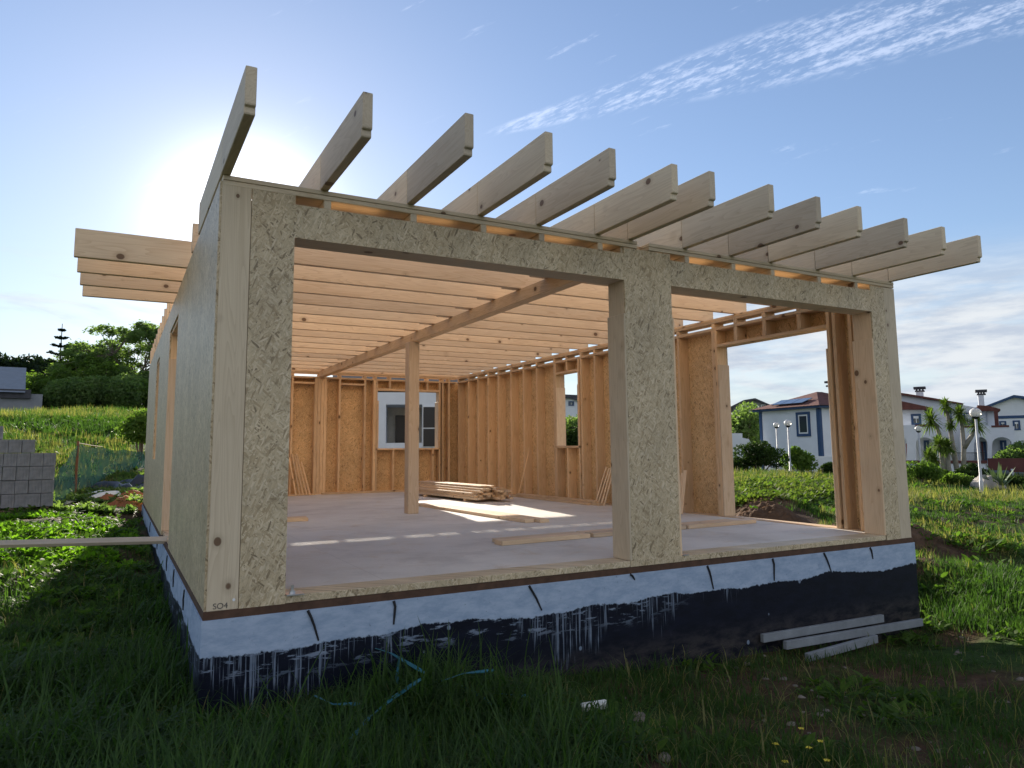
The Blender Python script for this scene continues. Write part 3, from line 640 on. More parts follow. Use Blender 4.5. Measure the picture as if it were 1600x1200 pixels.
q = at(206, 784, 17.5); rumpled('soil_heap', q, 1.5, 1.6, .16, SOILO, 'small heap of orange soil at the far left corner of the house', 'soil heap', .2, 20, 3)
def heap(c, sx, sy_, h, label, m=SOILD, seed=0, n=64):
    r = np.random.default_rng(seed); u = np.linspace(-1, 1, n); A, B = np.meshgrid(u, u); env = np.clip(1-(A**2+B**2), 0, 1)**.8
    nz_ = sum(np.sin(A*f*1.3+r.uniform(0, 6)+np.sin(B*f*.7)*2)*np.cos(B*f+r.uniform(0, 6))/f**.8*1.6 for f in (4, 9, 17, 30, 55))
    x = c[0]+A*sx; y = c[1]+B*sy_; z = gz(x, y)-.03+env*h*(1+.45*nz_)+r.uniform(-.016, .016, A.shape)*(env > .05)
    i = np.arange(n*n).reshape(n, n); q = np.stack([i[:-1, :-1], i[:-1, 1:], i[1:, 1:], i[1:, :-1]], -1).reshape(-1, 4)
    return tag(npmesh('soil_heap', np.c_[x.ravel(), y.ravel(), z.ravel()], q, m), label, 'soil heap')
heap((8.0, 3.25), .95, .65, .20, 'dark heap of dug soil outside the right wall opening, at its left', seed=1)
heap((8.4, 1.9), .75, .6, .22, 'reddish heap of dug soil outside the right wall opening, beside the near jamb', seed=2)
heap((8.9, 4.1), 1.3, .5, .12, 'long brown bank of dug soil across the view through the right wall opening', seed=7)
heap((9.6, 2.1), .95, .7, .16, 'brown heap of dug soil beyond the right corner of the house', seed=3)
q = on(928, 1100, 2, -.62); gq = gz1(q[0], q[1])
bb = MB().box(-.085, .085, -.02, .02, 0, .055); Wd = T(q[0], q[1], gq+.05) @ Matrix.Rotation(-.35, 4, 'Z') @ Matrix.Rotation(.5, 4, 'X') @ Matrix.Rotation(-.12, 4, 'Y')
bb.v = [tuple(Wd @ Vector(v)) for v in bb.v]; tag(bb.build('foam_offcut', WHITEP, None, Wd, bevel=.008), 'small white foam offcut lying in the shaded weeds in front of the foundation', 'offcut')
def strip(pix, z0s, wd=.022):
    P = [on(a, b, 2, z_) for (a, b), z_ in zip(pix, z0s)]
    pts = []
    for i in range(len(P)-1):
        for s_ in range(5): pts.append(P[i]*(1-s_/5)+P[i+1]*s_/5)
    pts.append(P[-1]); mb = MB(); vs = []; n = len(pts)
    for i, p_ in enumerate(pts):
        tn = pts[min(i+1, n-1)]-pts[max(i-1, 0)]; tn /= np.linalg.norm(tn); s_ = np.cross(tn, (0, 0, 1)); s_ /= np.linalg.norm(s_)+1e-6
        a_ = .5*math.sin(i*.5); q_ = s_*math.cos(a_)+np.array([0, 0, 1])*math.sin(a_); nn = np.cross(tn, q_)*.002
        ww = wd/2*(.5 if i in (0, n-1) else 1)
        vs += [p_-q_*ww-nn, p_+q_*ww-nn, p_+q_*ww+nn, p_-q_*ww+nn]
    fs = [(0, 1, 2, 3), tuple(4*(n-1)+j for j in (3, 2, 1, 0))]
    for i in range(n-1):
        for j in range(4): fs.append((4*i+j, 4*i+(j+1) % 4, 4*i+4+(j+1) % 4, 4*i+4+j))
    mb.add(vs, fs); return mb
for pix, zz, lb in (
    ([(690,1064),(725,1052),(773,1047)], (-.40,-.38,-.38), 'blue plastic strip arching right out of the grass tuft by the foundation'),
    ([(758,1082),(795,1085),(826,1088)], (-.50,-.49,-.49), 'short straight blue plastic strip, rightmost in the grass'),
    ([(712,1068),(740,1080),(768,1101)], (-.46,-.47,-.5), 'thin blue plastic strip sloping down right of the grass tuft'),
    ([(576,1010),(610,1020),(665,1052)], (-.30,-.32,-.38), 'blue plastic strip sloping down across the foundation drips'),
    ([(662,1058),(615,1090),(578,1120)], (-.38,-.42,-.45), 'long blue plastic strip sloping down left of the grass tuft'),
    ([(578,1120),(552,1150),(522,1185)], (-.45,-.46,-.50), 'pale blue plastic strip reaching down to the bottom of the grass'),
    ([(492,1087),(520,1100),(562,1100)], (-.40,-.43,-.43), 'blue plastic strip lying level at the left of the tangle'),
    ([(625,1026),(622,1050),(619,1072)], (-.34,-.40,-.46), 'short upright blue plastic strip against the foundation')):
    tag(strip(pix, zz, .024).build('plastic_strip', RIBBON), lb, 'plastic strip', 'blue plastic strips tangled in the grass')

# ------------------------------------------------------------------ grass and weeds
def blades(n, seg=4, h=(.15, .35), w_=.007, lean=.6, seed=0, spread=.06):
    r = np.random.default_rng(seed); V = []; Q = []
    for b in range(n):
        a = r.uniform(0, 2*np.pi); L_ = r.uniform(*h); ln = r.uniform(.1, 1)*lean; o = np.array([r.normal(0, spread), r.normal(0, spread), 0]); d = np.array([np.cos(a), np.sin(a), 0]); s = np.array([-d[1], d[0], 0])
        ww = w_*r.uniform(.6, 1.3); th = 0; p = o.copy(); base = len(V)
        for i in range(seg+1):
            f = i/seg; wi = ww*(1-f**2)*.98+.0004
            V += [p-s*wi, p+s*wi]
            th = ln*2.0*(f+.15)**1.2; p = p+(d*math.sin(th)+np.array([0, 0, 1])*math.cos(th))*L_/seg
        for i in range(seg): Q.append((base+2*i, base+2*i+1, base+2*i+3, base+2*i+2))
    return np.array(V), np.array(Q)
def broad(n, h=(.05, .12), w_=.02, seed=0):
    r = np.random.default_rng(seed); V = []; Q = []
    for b in range(n):
        a = r.uniform(0, 2*np.pi); L_ = r.uniform(*h); el_ = r.uniform(.1, 1.1); d = np.array([np.cos(a)*math.cos(el_), np.sin(a)*math.cos(el_), math.sin(el_)]); s = np.array([-np.sin(a), np.cos(a), r.uniform(-.4, .4)])
        o = np.array([r.normal(0, .03), r.normal(0, .03), r.uniform(0, .05)]); ww = w_*r.uniform(.6, 1.2); base = len(V)
        for f, k_ in ((0, .15), (.35, 1), (.7, .85), (1, .1)):
            c = o+d*L_*f+np.array([0, 0, -.25*L_*f*f]); V += [c-s*ww*k_, c+s*ww*k_]
        for i in range(3): Q.append((base+2*i, base+2*i+1, base+2*i+3, base+2*i+2))
    return np.array(V), np.array(Q)
def scatter(name, temps, P, sc, m, kind='stuff', label=None, tilt=.15, zoff=0):
    V = []; Q = []; b = 0; n = len(P); th = rng.uniform(0, 2*np.pi, n); ti = rng.integers(0, len(temps), n); tx = rng.normal(0, tilt, n); ty = rng.normal(0, tilt, n)
    for t_ in range(len(temps)):
        s = np.where(ti == t_)[0]
        if not len(s): continue
        tv, tq = temps[t_]; c, sn = np.cos(th[s]), np.sin(th[s])
        x = (tv[None, :, 0]*c[:, None]-tv[None, :, 1]*sn[:, None]); y = (tv[None, :, 0]*sn[:, None]+tv[None, :, 1]*c[:, None]); z = np.repeat(tv[None, :, 2], len(s), 0)
        x = x+z*tx[s][:, None]; y = y+z*ty[s][:, None]; S = sc[s][:, None]
        v = np.stack([x*S+P[s, 0][:, None], y*S+P[s, 1][:, None], z*S+P[s, 2][:, None]+zoff], -1).reshape(-1, 3)
        qq = (tq[None]+(np.arange(len(s))*len(tv))[:, None, None]).reshape(-1, 4)+b
        V.append(v); Q.append(qq); b += len(v)
    o = npmesh(name, np.concatenate(V), np.concatenate(Q), m); return tag(o, label, 'grass' if label else None, None, kind)
def wedge(n, a0, a1, d0, d1, pw=1.0):
    a = np.radians(rng.uniform(a0, a1, n)); d = d0*(d1/d0)**(rng.uniform(0, 1, n)**pw); return CAM[0]+d*np.sin(a), CAM[1]+d*np.cos(a), d
def outside(x, y, m=.06):
    bare = ((x-8.6)**2/1.7+(y-1.35)**2/.55 < 1)|((x-9.9)**2/.5+(y-.35)**2/.12 < 1)|((x-8.4)**2/1.6+(y-3.5)**2/.9 < 1)
    return ~((x > -m) & (x < W+m) & (y > -m) & (y < L+m)) & ~(bare & (rng.uniform(0, 1, np.shape(x)) < .85))
def nz2(x, y, s, ph=0): return .5+.25*np.sin(x*s+1.7*np.sin(y*s*.8+ph)+ph)+.25*np.sin(y*s*1.3+1.3*np.sin(x*s*.9)+2*ph)
tallT = [blades(8, 6, (.18, .44), .0068, 1.7, i, .09) for i in range(8)]
shortT = [blades(8, 3, (.04, .12), .0034, .9, 20+i, .06) for i in range(6)]
broadT = [broad(9, (.05, .12), .016, 40+i) for i in range(6)]
clumpT = [blades(14, 3, (.12, .3), .008, .55, 60+i, .12) for i in range(5)]
weedC = [broad(16, (.10, .24), .035, 80+i) for i in range(5)]
def pts(x, y): return np.c_[x, y, gz(x, y)-.01]
def sel(k_, *a): return [v[k_] for v in a]
# tall lush grass, front left and the tuft in the middle
x, y, d = wedge(30000, -14, 62, 3.0, 10.5); ok = outside(x, y, .03)
tall = np.clip(1.25-(x+.0)/1.6, 0, 1)*(y < 4.5)+1.0*np.exp(-((x-1.25)**2/.35+(y+.75)**2/.5))+.30*np.exp(-((x-2.4)**2/1.2+(y+.35)**2/.08)) + .04*(x > 3)
ok &= rng.uniform(0, 1, len(x)) < .8*tall*(.2+.8*(nz2(x, y, 2.3) > .42)); x, y, d = sel(ok, x, y, d)
scatter('tall_grass', tallT, pts(x, y), rng.uniform(.5, 1.1, len(x))*(.7+.7*nz2(x, y, 3.4, 2))*np.where(x > 2.0, .5, 1)*np.where((x < -.2) & (y > 1.5), .6, 1)*(1-.45*np.exp(-((x-.6)**2/.6+(y+.2)**2/.1))), GRASS, label=None)
x, y, d = wedge(34000, -14, 68, 3.4, 13); ok = outside(x, y, .02)
ok &= rng.uniform(0, 1, len(x)) < np.where(x < -.1, .7, .06+.5*(nz2(x, y, 2.6, 1) > .55)*(1-.6*((x > 7) & (y > .6)))); x, y, d = sel(ok, x, y, d)
scatter('short_grass', shortT, pts(x, y), rng.uniform(.5, 1.3, len(x)), GRASS)
x, y, d = wedge(30000, -14, 68, 3.4, 15); ok = outside(x, y, .05)
dens = np.where(x < -.1, .55*(nz2(x, y, 1.9, 2) > .42), .15*(nz2(x, y, 2.4, 3) > .62)) + np.where((x > 7) & (y > -1.2), .55*(nz2(x, y, 2.1, 5) > .45), 0)
ok &= rng.uniform(0, 1, len(x)) < dens; x, y, d = sel(ok, x, y, d)
scatter('weeds', broadT, pts(x, y), rng.uniform(.5, 1.5, len(x)), WEED)
# right, lit grass
x, y, d = wedge(16000, 48, 70, 8.0, 16); ok = outside(x, y, .1) & (x > 7.2) & (y > -1.5)
ok &= rng.uniform(0, 1, len(x)) < (.03+.75*(nz2(x, y, 2.2, 4) > .52)*(y < .9)+.3*(y > 3.2)); x, y, d = sel(ok, x, y, d)
scatter('lit_grass', clumpT, pts(x, y), rng.uniform(.22, .62, len(x)), GRASS)
# fields further off
x, y, d = wedge(34000, -14, 72, 11, 46, .8); ok = outside(x, y, .3) & ~((x < 0) & (d < 18.5)) & ~((x > 0) & (x < 9.5) & (y > 11) & (y < 27) & (rng.uniform(0, 1, len(x)) < .85)); x, y, d = sel(ok, x, y, d)
s_ = rng.uniform(.6, 1.2, len(x))*np.clip(d/14, .9, 2.4)*np.where((x > 9)&(y < x*.62), .38, .58); h = rng.uniform(0, 1, len(x)); patch = nz2(x, y, .35, 1)
a_ = h < .38; scatter('field_grass', clumpT, pts(x[a_], y[a_]), s_[a_], GRASS)
a_ = (h >= .38) & (h < .72) & (patch < .68); scatter('dry_grass', clumpT, pts(x[a_], y[a_]), s_[a_]*1.05, GRASSD)
a_ = (h >= .6) & (patch > .40); scatter('field_weeds', weedC, pts(x[a_], y[a_]), s_[a_]*.9, WEED)
# bright weeds by the left wall
x = rng.uniform(-4.2, -.2, 3600); y = rng.uniform(3.5, 9.6, 3600); ok = (nz2(x, y, 2.2, 6) > .44) & (np.abs(y-4.3+.25*x) > .55) & (rng.uniform(0, 1, 3600) < np.where(y < 5, .4, 1)); x, y = sel(ok, x, y)
scatter('bright_weeds', weedC, pts(x, y), rng.uniform(.4, .75, len(x)), LUSH)
x = rng.uniform(-3.2, 1.5, 5200); y = rng.uniform(10.5, 17.0, 5200); ok = outside(x, y, .2) & (nz2(x, y, 1.7, 2) > .38) & ~((y < 14) & (x < -.3) & (x > -1.4) & (nz2(x, y, 3, 1) > .5)); x, y = sel(ok, x, y)
scatter('shaded_weeds', weedC, pts(x, y), rng.uniform(.5, 1.2, len(x)), TREEL)
# dense vegetation behind the right opening
x, y, d = wedge(16000, 38, 56, 13.2, 30); ok = outside(x, y, 1.0) & (y > .42*x); x, y, d = sel(ok, x, y, d)
scatter('bramble_cover', weedC, pts(x, y), rng.uniform(.6, 1.25, len(x)), leafmat('bramble_leaf', (.05, .09, .02), (.15, .19, .05), .45, 1.5))
# dead stems and rubble in the shade
x, y, d = wedge(2600, -14, 66, 3.5, 12); ok = outside(x, y, .05); x, y, d = sel(ok, x, y, d)
scatter('dead_stems', [blades(3, 4, (.08, .26), .003, 1.2, 90+i, .08) for i in range(4)], pts(x, y), rng.uniform(.5, 1.1, len(x)), GRASSD)
x, y, d = wedge(1500, 20, 66, 3.6, 14); ok = outside(x, y, .03) & (rng.uniform(0, 1, 1500) < np.clip((x-1.5)/3, 0, 1)); x, y, d = sel(ok, x, y, d)
def stone(sd_):
    r = np.random.default_rng(sd_); b = MB().sphere((0, 0, .2), 1, 6, 4, (1, .8, .55)); V = np.array(b.v)*r.uniform(.75, 1.2, (len(b.v), 1)); return V*.02, np.array(b.f)
scatter('rubble', [stone(i) for i in range(4)], pts(x, y), rng.lognormal(-.35, .55, len(x)), simple('rubble_stone', (.20, .17, .14), .9, .35, 3))
# rough weed clumps on the right
x, y, d = wedge(900, 44, 70, 9.5, 26); ok = outside(x, y, .4) & (y > .3) & (nz2(x, y, 1.3, 7) > .46); x, y, d = sel(ok, x, y, d)
scatter('rough_weeds', broadT, pts(x, y), rng.uniform(1.2, 2.6, len(x))*.9, WEED)
x, y, d = wedge(1500, 44, 70, 9.5, 30); ok = outside(x, y, .4) & (y > .3) & (nz2(x, y, 1.1, 3) > .5); x, y, d = sel(ok, x, y, d)
scatter('rough_grass', clumpT, pts(x, y), rng.uniform(.35, .85, len(x))*np.clip(d/14, .8, 1.6), GRASSD)
# flowers
for (a, b) in ((1210,1165),(1250,1140),(1280,1160),(1262,1170),(1290,1190),(1225,1192),(668,1165),(655,1180)):
    q = on(a, b, 2, -.60); g0 = gz1(q[0], q[1]); z1 = max(q[2], g0+.06)
    fl = empty('wildflower', (q[0], q[1], g0), 'small yellow wildflower in the shaded grass at the bottom of the picture', 'flower', 'yellow wildflowers in the foreground grass')
    MB().tube([(q[0], q[1], g0), (q[0]+.01, q[1], z1)], .0018, 4).build('stem', GRASS, fl); mb = MB()
    for t_ in range(5):
        an = t_*1.257+a; cx_, cy_ = math.cos(an), math.sin(an)
        mb.add([(q[0]+.01, q[1], z1), (q[0]+.01+.012*cx_-.006*cy_, q[1]+.012*cy_+.006*cx_, z1+.008), (q[0]+.01+.02*cx_, q[1]+.02*cy_, z1+.004), (q[0]+.01+.012*cx_+.006*cy_, q[1]+.012*cy_-.006*cx_, z1+.008)], [(0, 1, 2, 3)])
    mb.build('petals', bpy.data.materials.get('petal_yellow') or simple('petal_yellow', (.75, .62, .06), .6), fl)

# ------------------------------------------------------------------ trees and bushes
def leafcloud(cents, rad, n, size, seed=0, flat=1.0, shell=.35):
    r = np.random.default_rng(seed); cents = np.asarray(cents, float); rad = np.broadcast_to(np.asarray(rad, float), (len(cents),))
    i = r.integers(0, len(cents), n) if len(cents) > 1 else np.zeros(n, int)
    d = r.normal(size=(n, 3)); d /= np.linalg.norm(d, axis=1)[:, None]; rr = r.uniform(shell, 1, n)**.6
    P = cents[i]+d*(rad[i]*rr)[:, None]*np.array([1, 1, flat])
    a = r.normal(size=(n, 3)); a /= np.linalg.norm(a, axis=1)[:, None]; b = np.cross(a, r.normal(size=(n, 3))); b /= np.linalg.norm(b, axis=1)[:, None]
    s = size*r.uniform(.5, 1.3, n)[:, None]; V = np.stack([P-a*s, P-b*s*.42, P+a*s, P+b*s*.42], 1).reshape(-1, 3)
    return V, np.arange(4*n).reshape(n, 4)
def limb(mb, p, d, ln, r, depth, tips, r_, up_=.15, split=(2, 3), shrink=.72, jit=.5):
    pts_ = [p]; q = p.copy(); dd = d.copy()
    for i in range(4):
        dd = dd+r_.normal(0, .14, 3)+np.array([0, 0, up_*.3]); dd /= np.linalg.norm(dd); q = q+dd*ln/4; pts_.append(q.copy())
    mb.tube(pts_, list(np.linspace(r, r*.62, 5)), 6, False)
    if depth == 0: tips.append(q); return
    if depth <= 2: tips.append(pts_[3])
    for s_ in range(r_.integers(*split)+1):
        nd = dd+r_.normal(0, jit, 3); nd[2] += up_; nd /= np.linalg.norm(nd)
        limb(mb, q, nd, ln*shrink*r_.uniform(.8, 1.15), r*.6, depth-1, tips, r_, up_, split, shrink, jit)
def tree(base, h, label, name='tree', seed=0, lm=None, bark=None, leaf=.16, n=9000, cr=.8, depth=3, tr=.16, lean=(0, 0), up_=.1, jit=.6, trunk=.3, flat=.6, group=None, cat='tree', shrink=.72):
    r_ = np.random.default_rng(seed); base = np.array(base, float); root = empty(name, base, label, cat, group)
    mb = MB(); tips = []; top = base+np.array([lean[0], lean[1], h*trunk])
    mb.tube([base-np.array([0, 0, .4]), base*.5+top*.5+r_.normal(0, .05, 3), top], [tr*1.25, tr, tr*.85], 8, False)
    for s_ in range(4):
        a = s_*1.57+r_.uniform(-.4, .4); d = np.array([math.cos(a)*.75, math.sin(a)*.75, .75+up_]); limb(mb, top, d/np.linalg.norm(d), h*(1-trunk)*.38, tr*.6, depth-1, tips, r_, up_, shrink=shrink, jit=jit)
    tips = np.array(tips)
    mx = tips[:, 2].max(); 
    V, Q = leafcloud(tips, cr, n, leaf, seed, flat)
    mb.build('trunk', bark or BARK, root, smooth=True); npmesh('crown', V, Q, lm or TREEL, root); return root
def bush(base, rx, ry, h, label, name='bush', seed=0, lm=None, leaf=.07, n=5000, lumps=10, cat='bush', group=None):
    r_ = np.random.default_rng(seed); base = np.array(base, float); root = empty(name, base, label, cat, group); cs = []; rs = []
    for i in range(lumps):
        a = r_.uniform(0, 6.28); q = r_.uniform(0, .65)**.7; cs.append(base+np.array([rx*q*math.cos(a), ry*q*math.sin(a), h*(.35+.35*(1-q)*r_.uniform(.6, 1.3))])); rs.append(h*r_.uniform(.28, .42)*min(1.3, max(.7, rx/h)))
    V, Q = leafcloud(cs, rs, n, leaf, seed, .9, .55); npmesh('foliage', V, Q, lm or BUSHD, root)
    mb = MB()
    for c in cs[:5]: mb.tube([base-np.array([0, 0, .1]), base*.5+np.array(c)*.5+r_.normal(0, .04, 3), c], [.035, .025, .01], 5)
    mb.build('stem', BARK, root); return root
def gp(px, D): q = at(px, 700, D); return np.array([q[0], q[1], gz1(q[0], q[1])])
def topz(px, py, D): return at(px, py, D)[2]
def layered_tree(base, h, R, label, seed=0, plates=34, pr=(.9, 1.6), n=9000, leaf=.17, lm=None, tr=.25, lo=.45, group=None, thick=.22):
    """feathery crown: flat sprays of small leaves carried on arching branches"""
    r_ = np.random.default_rng(seed); base = np.array(base, float); root = empty('tree', base, label, 'tree', group); mb = MB()
    fork = base+np.array([r_.normal(0, .3), r_.normal(0, .3), h*lo*.75]); mb.tube([base-np.array([0, 0, .5]), base*.5+fork*.5+r_.normal(0, .15, 3), fork], [tr*1.2, tr, tr*.8], 8, False)
    mains = []
    for q in range(5):
        a = q*1.257+r_.uniform(-.3, .3); e_ = fork+np.array([math.cos(a)*R*.42, math.sin(a)*R*.42, h*(1-lo)*.45*r_.uniform(.7, 1.2)]); m_ = fork*.5+e_*.5+np.array([0, 0, .3]); mb.tube([fork, m_, e_], [tr*.6, tr*.45, tr*.32], 6, False); mains.append(e_)
    cs = []; rs = []
    for q in range(plates):
        t_ = r_.uniform(0, 1)**.55; a = r_.uniform(0, 6.283); z_ = 1-.85*t_**2.2; zz = base[2]+h*lo+(h*(1-lo))*(z_*r_.uniform(.72, 1.0) if r_.uniform() < .6 else r_.uniform(0, z_))
        c = np.array([base[0]+R*t_*math.cos(a), base[1]+R*t_*math.sin(a), zz]); cs.append(c); rs.append(r_.uniform(*pr))
        m0 = min(mains, key=lambda m_: np.linalg.norm(m_-c)); mb.tube([m0, m0*.5+c*.5+np.array([0, 0, .25]), c], [tr*.2, tr*.12, tr*.05], 5, False)
    cs = np.array(cs); rs = np.array(rs); k0 = r_.integers(0, plates, n); an = r_.uniform(0, 6.283, n); rr = r_.uniform(0, 1, n)**.6; wob = .75+.25*np.sin(an*5+k0)
    Pp = cs[k0]+np.stack([np.cos(an)*rr*rs[k0]*wob, np.sin(an)*rr*rs[k0]*wob, r_.normal(0, thick, n)-.25*rr**2*rs[k0]], -1)
    a_ = r_.normal(size=(n, 3)); a_[:, 2] *= .4; a_ /= np.linalg.norm(a_, axis=1)[:, None]; b_ = np.cross(a_, r_.normal(size=(n, 3))); b_ /= np.linalg.norm(b_, axis=1)[:, None]; s_ = leaf*r_.uniform(.5, 1.3, n)[:, None]
    V = np.stack([Pp-a_*s_, Pp-b_*s_*.42, Pp+a_*s_, Pp+b_*s_*.42], 1).reshape(-1, 3)
    mb.build('trunk', BARK, root, smooth=True); npmesh('crown', V, np.arange(4*n).reshape(n, 4), lm or TREEL, root); return root
b0 = gp(192, 84); layered_tree(b0, topz(192, 494, 84)-b0[2], 6.2, 'tall tree with a lacy spreading crown rising beside the left wall of the house', seed=6, plates=56, pr=(.7, 1.5), n=12500, leaf=.17, tr=.26, lo=.42, thick=.16)
b0 = gp(150, 90); layered_tree(b0, topz(150, 518, 90)-b0[2], 5.0, 'leafy tree with a loose crown left of the lacy tall tree', seed=9, plates=34, n=8000, leaf=.20, tr=.22, lo=.3)
b0 = gp(112, 88); layered_tree(b0, topz(112, 532, 88)-b0[2], 4.8, 'bushy green tree in front of the tiered conifer', seed=12, plates=44, n=10000, leaf=.20, lm=TREEL2, tr=.22, lo=.2)
b0 = gp(140, 80); layered_tree(b0, topz(140, 556, 80)-b0[2], 4.6, 'broad low tree with light green leaves at the back of the field', seed=14, plates=56, n=12000, leaf=.19, lm=TREEL2, tr=.2, lo=.1)
b0 = gp(190, 80); layered_tree(b0, topz(190, 562, 80)-b0[2], 4.4, 'dense low tree under the lacy tall tree', seed=15, plates=56, n=12000, leaf=.19, lm=TREEL, tr=.2, lo=.1)
b0 = gp(228, 76); layered_tree(b0, topz(228, 592, 76)-b0[2], 3.4, 'small light green tree touching the edge of the left wall', seed=16, plates=44, n=9000, leaf=.18, lm=TREEL2, tr=.18, lo=.1)
b0 = gp(228, 88); layered_tree(b0, topz(228, 506, 88)-b0[2], 5.0, 'loose crowned tree half hidden by the left wall, right of the lacy tall tree', seed=23, plates=46, pr=(.8, 1.6), n=11000, leaf=.18, tr=.24, lo=.35)
b0 = gp(82, 78); bush(b0, 3.0, 2.4, 4.6, 'rounded green bush at the left end of the tree row', seed=17, lm=TREEL2, leaf=.2, n=8000)
b0 = gp(125, 74); bush(b0, 3.8, 2.4, 4.2, 'wide dark bush at the foot of the tree row, left part', seed=18, lm=TREEL, leaf=.19, n=8000)
b0 = gp(180, 74); bush(b0, 4.2, 2.4, 4.0, 'wide dark bush at the foot of the tree row, middle part', seed=19, lm=TREEL, leaf=.19, n=8000)
b0 = gp(222, 24); bush(b0, .6, .5, 1.9, 'slim green sapling bush beside the far end of the left wall', seed=20, lm=TREEL2, leaf=.07, n=2500)
for i, (px, D, py, lb) in enumerate(((12, 105, 540, 'dark pine tree at the left edge, behind the long grey building'), (45, 107, 550, 'dark pine tree, second from the left behind the long grey building'), (70, 110, 556, 'dark pine tree just left of the tiered conifer'), (-30, 105, 548, 'dark pine tree cut by the left edge'))):
    b0 = gp(px, D); tree(b0, topz(px, py, D)-b0[2], lb, name='pine_tree', seed=30+i, lm=TREED, n=6000, leaf=.36, cr=1.8, tr=.35, flat=.5, trunk=.45)
# tiered conifer
b0 = gp(85, 88); zt = topz(87, 505, 88); root = empty('norfolk_pine', b0, 'slender tiered conifer standing above the tree row', 'tree')
MB().tube([b0, (b0[0], b0[1], zt)], [.16, .03], 8).build('trunk', BARK, root); V = []; r_ = np.random.default_rng(3)
cs = []
for i in range(8):
    f = i/7; z = zt-.7-(zt-b0[2]-1.)*.60*f; R_w = .30+1.9*f
    for a in np.arange(0, 6.28, .9)+i:
        for s_ in np.linspace(.1, 1, 9): cs.append((b0[0]+R_w*s_*math.cos(a), b0[1]+R_w*s_*math.sin(a), z+.30*s_**2*R_w*.6))
V, Q = leafcloud(cs, .13, 6500, .12, 4, .6); npmesh('crown', V, Q, TREED, root)

def yucca(base, stems, label, group=None, seed=0):
    root = empty('yucca_tree', base, label, 'tree', group); r_ = np.random.default_rng(seed); mb = MB(); V = []; Q = []; b = 0
    for path, hr in stems:
        P = [np.array(p, float) for p in path]; mb.tube(P, list(np.linspace(.10, .055, len(P))), 7)
        c = P[-1]; n = 130
        for i in range(n):
            a = r_.uniform(0, 6.28); e_ = r_.uniform(-1.0, 1.45); d = np.array([math.cos(a)*math.cos(e_), math.sin(a)*math.cos(e_), math.sin(e_)]); s = np.array([-math.sin(a), math.cos(a), 0])*.028; L_ = hr*r_.uniform(.75, 1.1)
            o = c+np.array([0, 0, r_.uniform(-.35, .1)*hr]); m1 = o+d*L_*.6; m2 = o+d*L_+np.array([0, 0, -.18*L_]); V += [o-s, o+s, m1+s*.9, m1-s*.9, m2+s*.1, m2-s*.1]; Q += [(b, b+1, b+2, b+3), (b+3, b+2, b+4, b+5)]; b += 6
    mb.build('trunk', BARKG, root, smooth=True); npmesh('crown', np.array(V), np.array(Q), YUCCA, root)
DY = 33
def yp(px, py, D=DY): return at(px, py, D)
def gy_(px, D=DY): q = at(px, 740, D); return np.array([q[0], q[1], gz1(q[0], q[1])-.1])
yucca(gy_(1485), [([gy_(1487), yp(1476, 705), yp(1463, 665), yp(1454, 655)], .62), ([gy_(1484), yp(1474, 715), yp(1466, 692)], .50)], 'leaning yucca with a full crown and stout trunk, left of the tall thin ones', seed=1)
yucca(gy_(1478, 32), [([gy_(1478, 32), yp(1472, 720, 32), yp(1468, 694, 32)], .5), ([gy_(1482, 32), yp(1481, 715, 32), yp(1481, 696, 32)], .42)], 'low yucca clump at the foot of the leaning yucca', seed=6)
yucca(gy_(1497), [([gy_(1498), yp(1489, 700), yp(1484, 665), yp(1479, 640), yp(1477, 632)], .42), ([yp(1484, 668), yp(1485, 662)], .3)], 'tallest thin yucca with a sparse crown', seed=2)
yucca(gy_(1503), [([gy_(1503), yp(1506, 700), yp(1503, 665), yp(1499, 645)], .55), ([yp(1506, 700), yp(1519, 680), yp(1526, 660)], .50)], 'forked yucca beside the nearest street lamp', seed=3)
yucca(gy_(1454, 30), [([gy_(1454, 30), yp(1453, 735, 30), yp(1451, 712, 30)], .42)], 'short yucca left of the clump, behind the green shrub', seed=4)
yucca(gy_(1463, 30), [([gy_(1463, 30), yp(1461, 735, 30), yp(1459, 718, 30)], .40)], 'short yucca right of its twin behind the green shrub', seed=5)
# agave
ag = gy_(1560, 28); root = tag(bpy.data.objects.new('agave', None), 'big grey green agave beside the pale rock', 'plant'); link(root, None, Matrix.Translation(Vector(ag))); V = []; Q = []; b = 0; r_ = np.random.default_rng(8)
for i in range(26):
    a = r_.uniform(0, 6.28); e_ = r_.uniform(.25, 1.35); L_ = r_.uniform(.6, .95); d = np.array([math.cos(a)*math.cos(e_), math.sin(a)*math.cos(e_), math.sin(e_)]); s = np.array([-math.sin(a), math.cos(a), 0])*.06
    o = ag+np.array([0, 0, .15]); m1 = o+d*L_*.55; m2 = o+d*L_; V += [o-s*.8, o+s*.8, m1+s, m1-s, m2+s*.05, m2-s*.05]; Q += [(b, b+1, b+2, b+3), (b+3, b+2, b+4, b+5)]; b += 6
npmesh('leaf_rosette', np.array(V), np.array(Q), AGAVE, root)
rk = gy_(1541, 28); r_ = np.random.default_rng(2); mb = MB().sphere(rk+np.array([0, 0, .15]), .55, 12, 8, (1.15, .8, .75)); mb.v = [tuple(np.array(v)+r_.uniform(-.05, .05, 3)) for v in mb.v]; tag(mb.build('boulder', ROCK), 'pale boulder between the street lamp and the agave', 'rock')
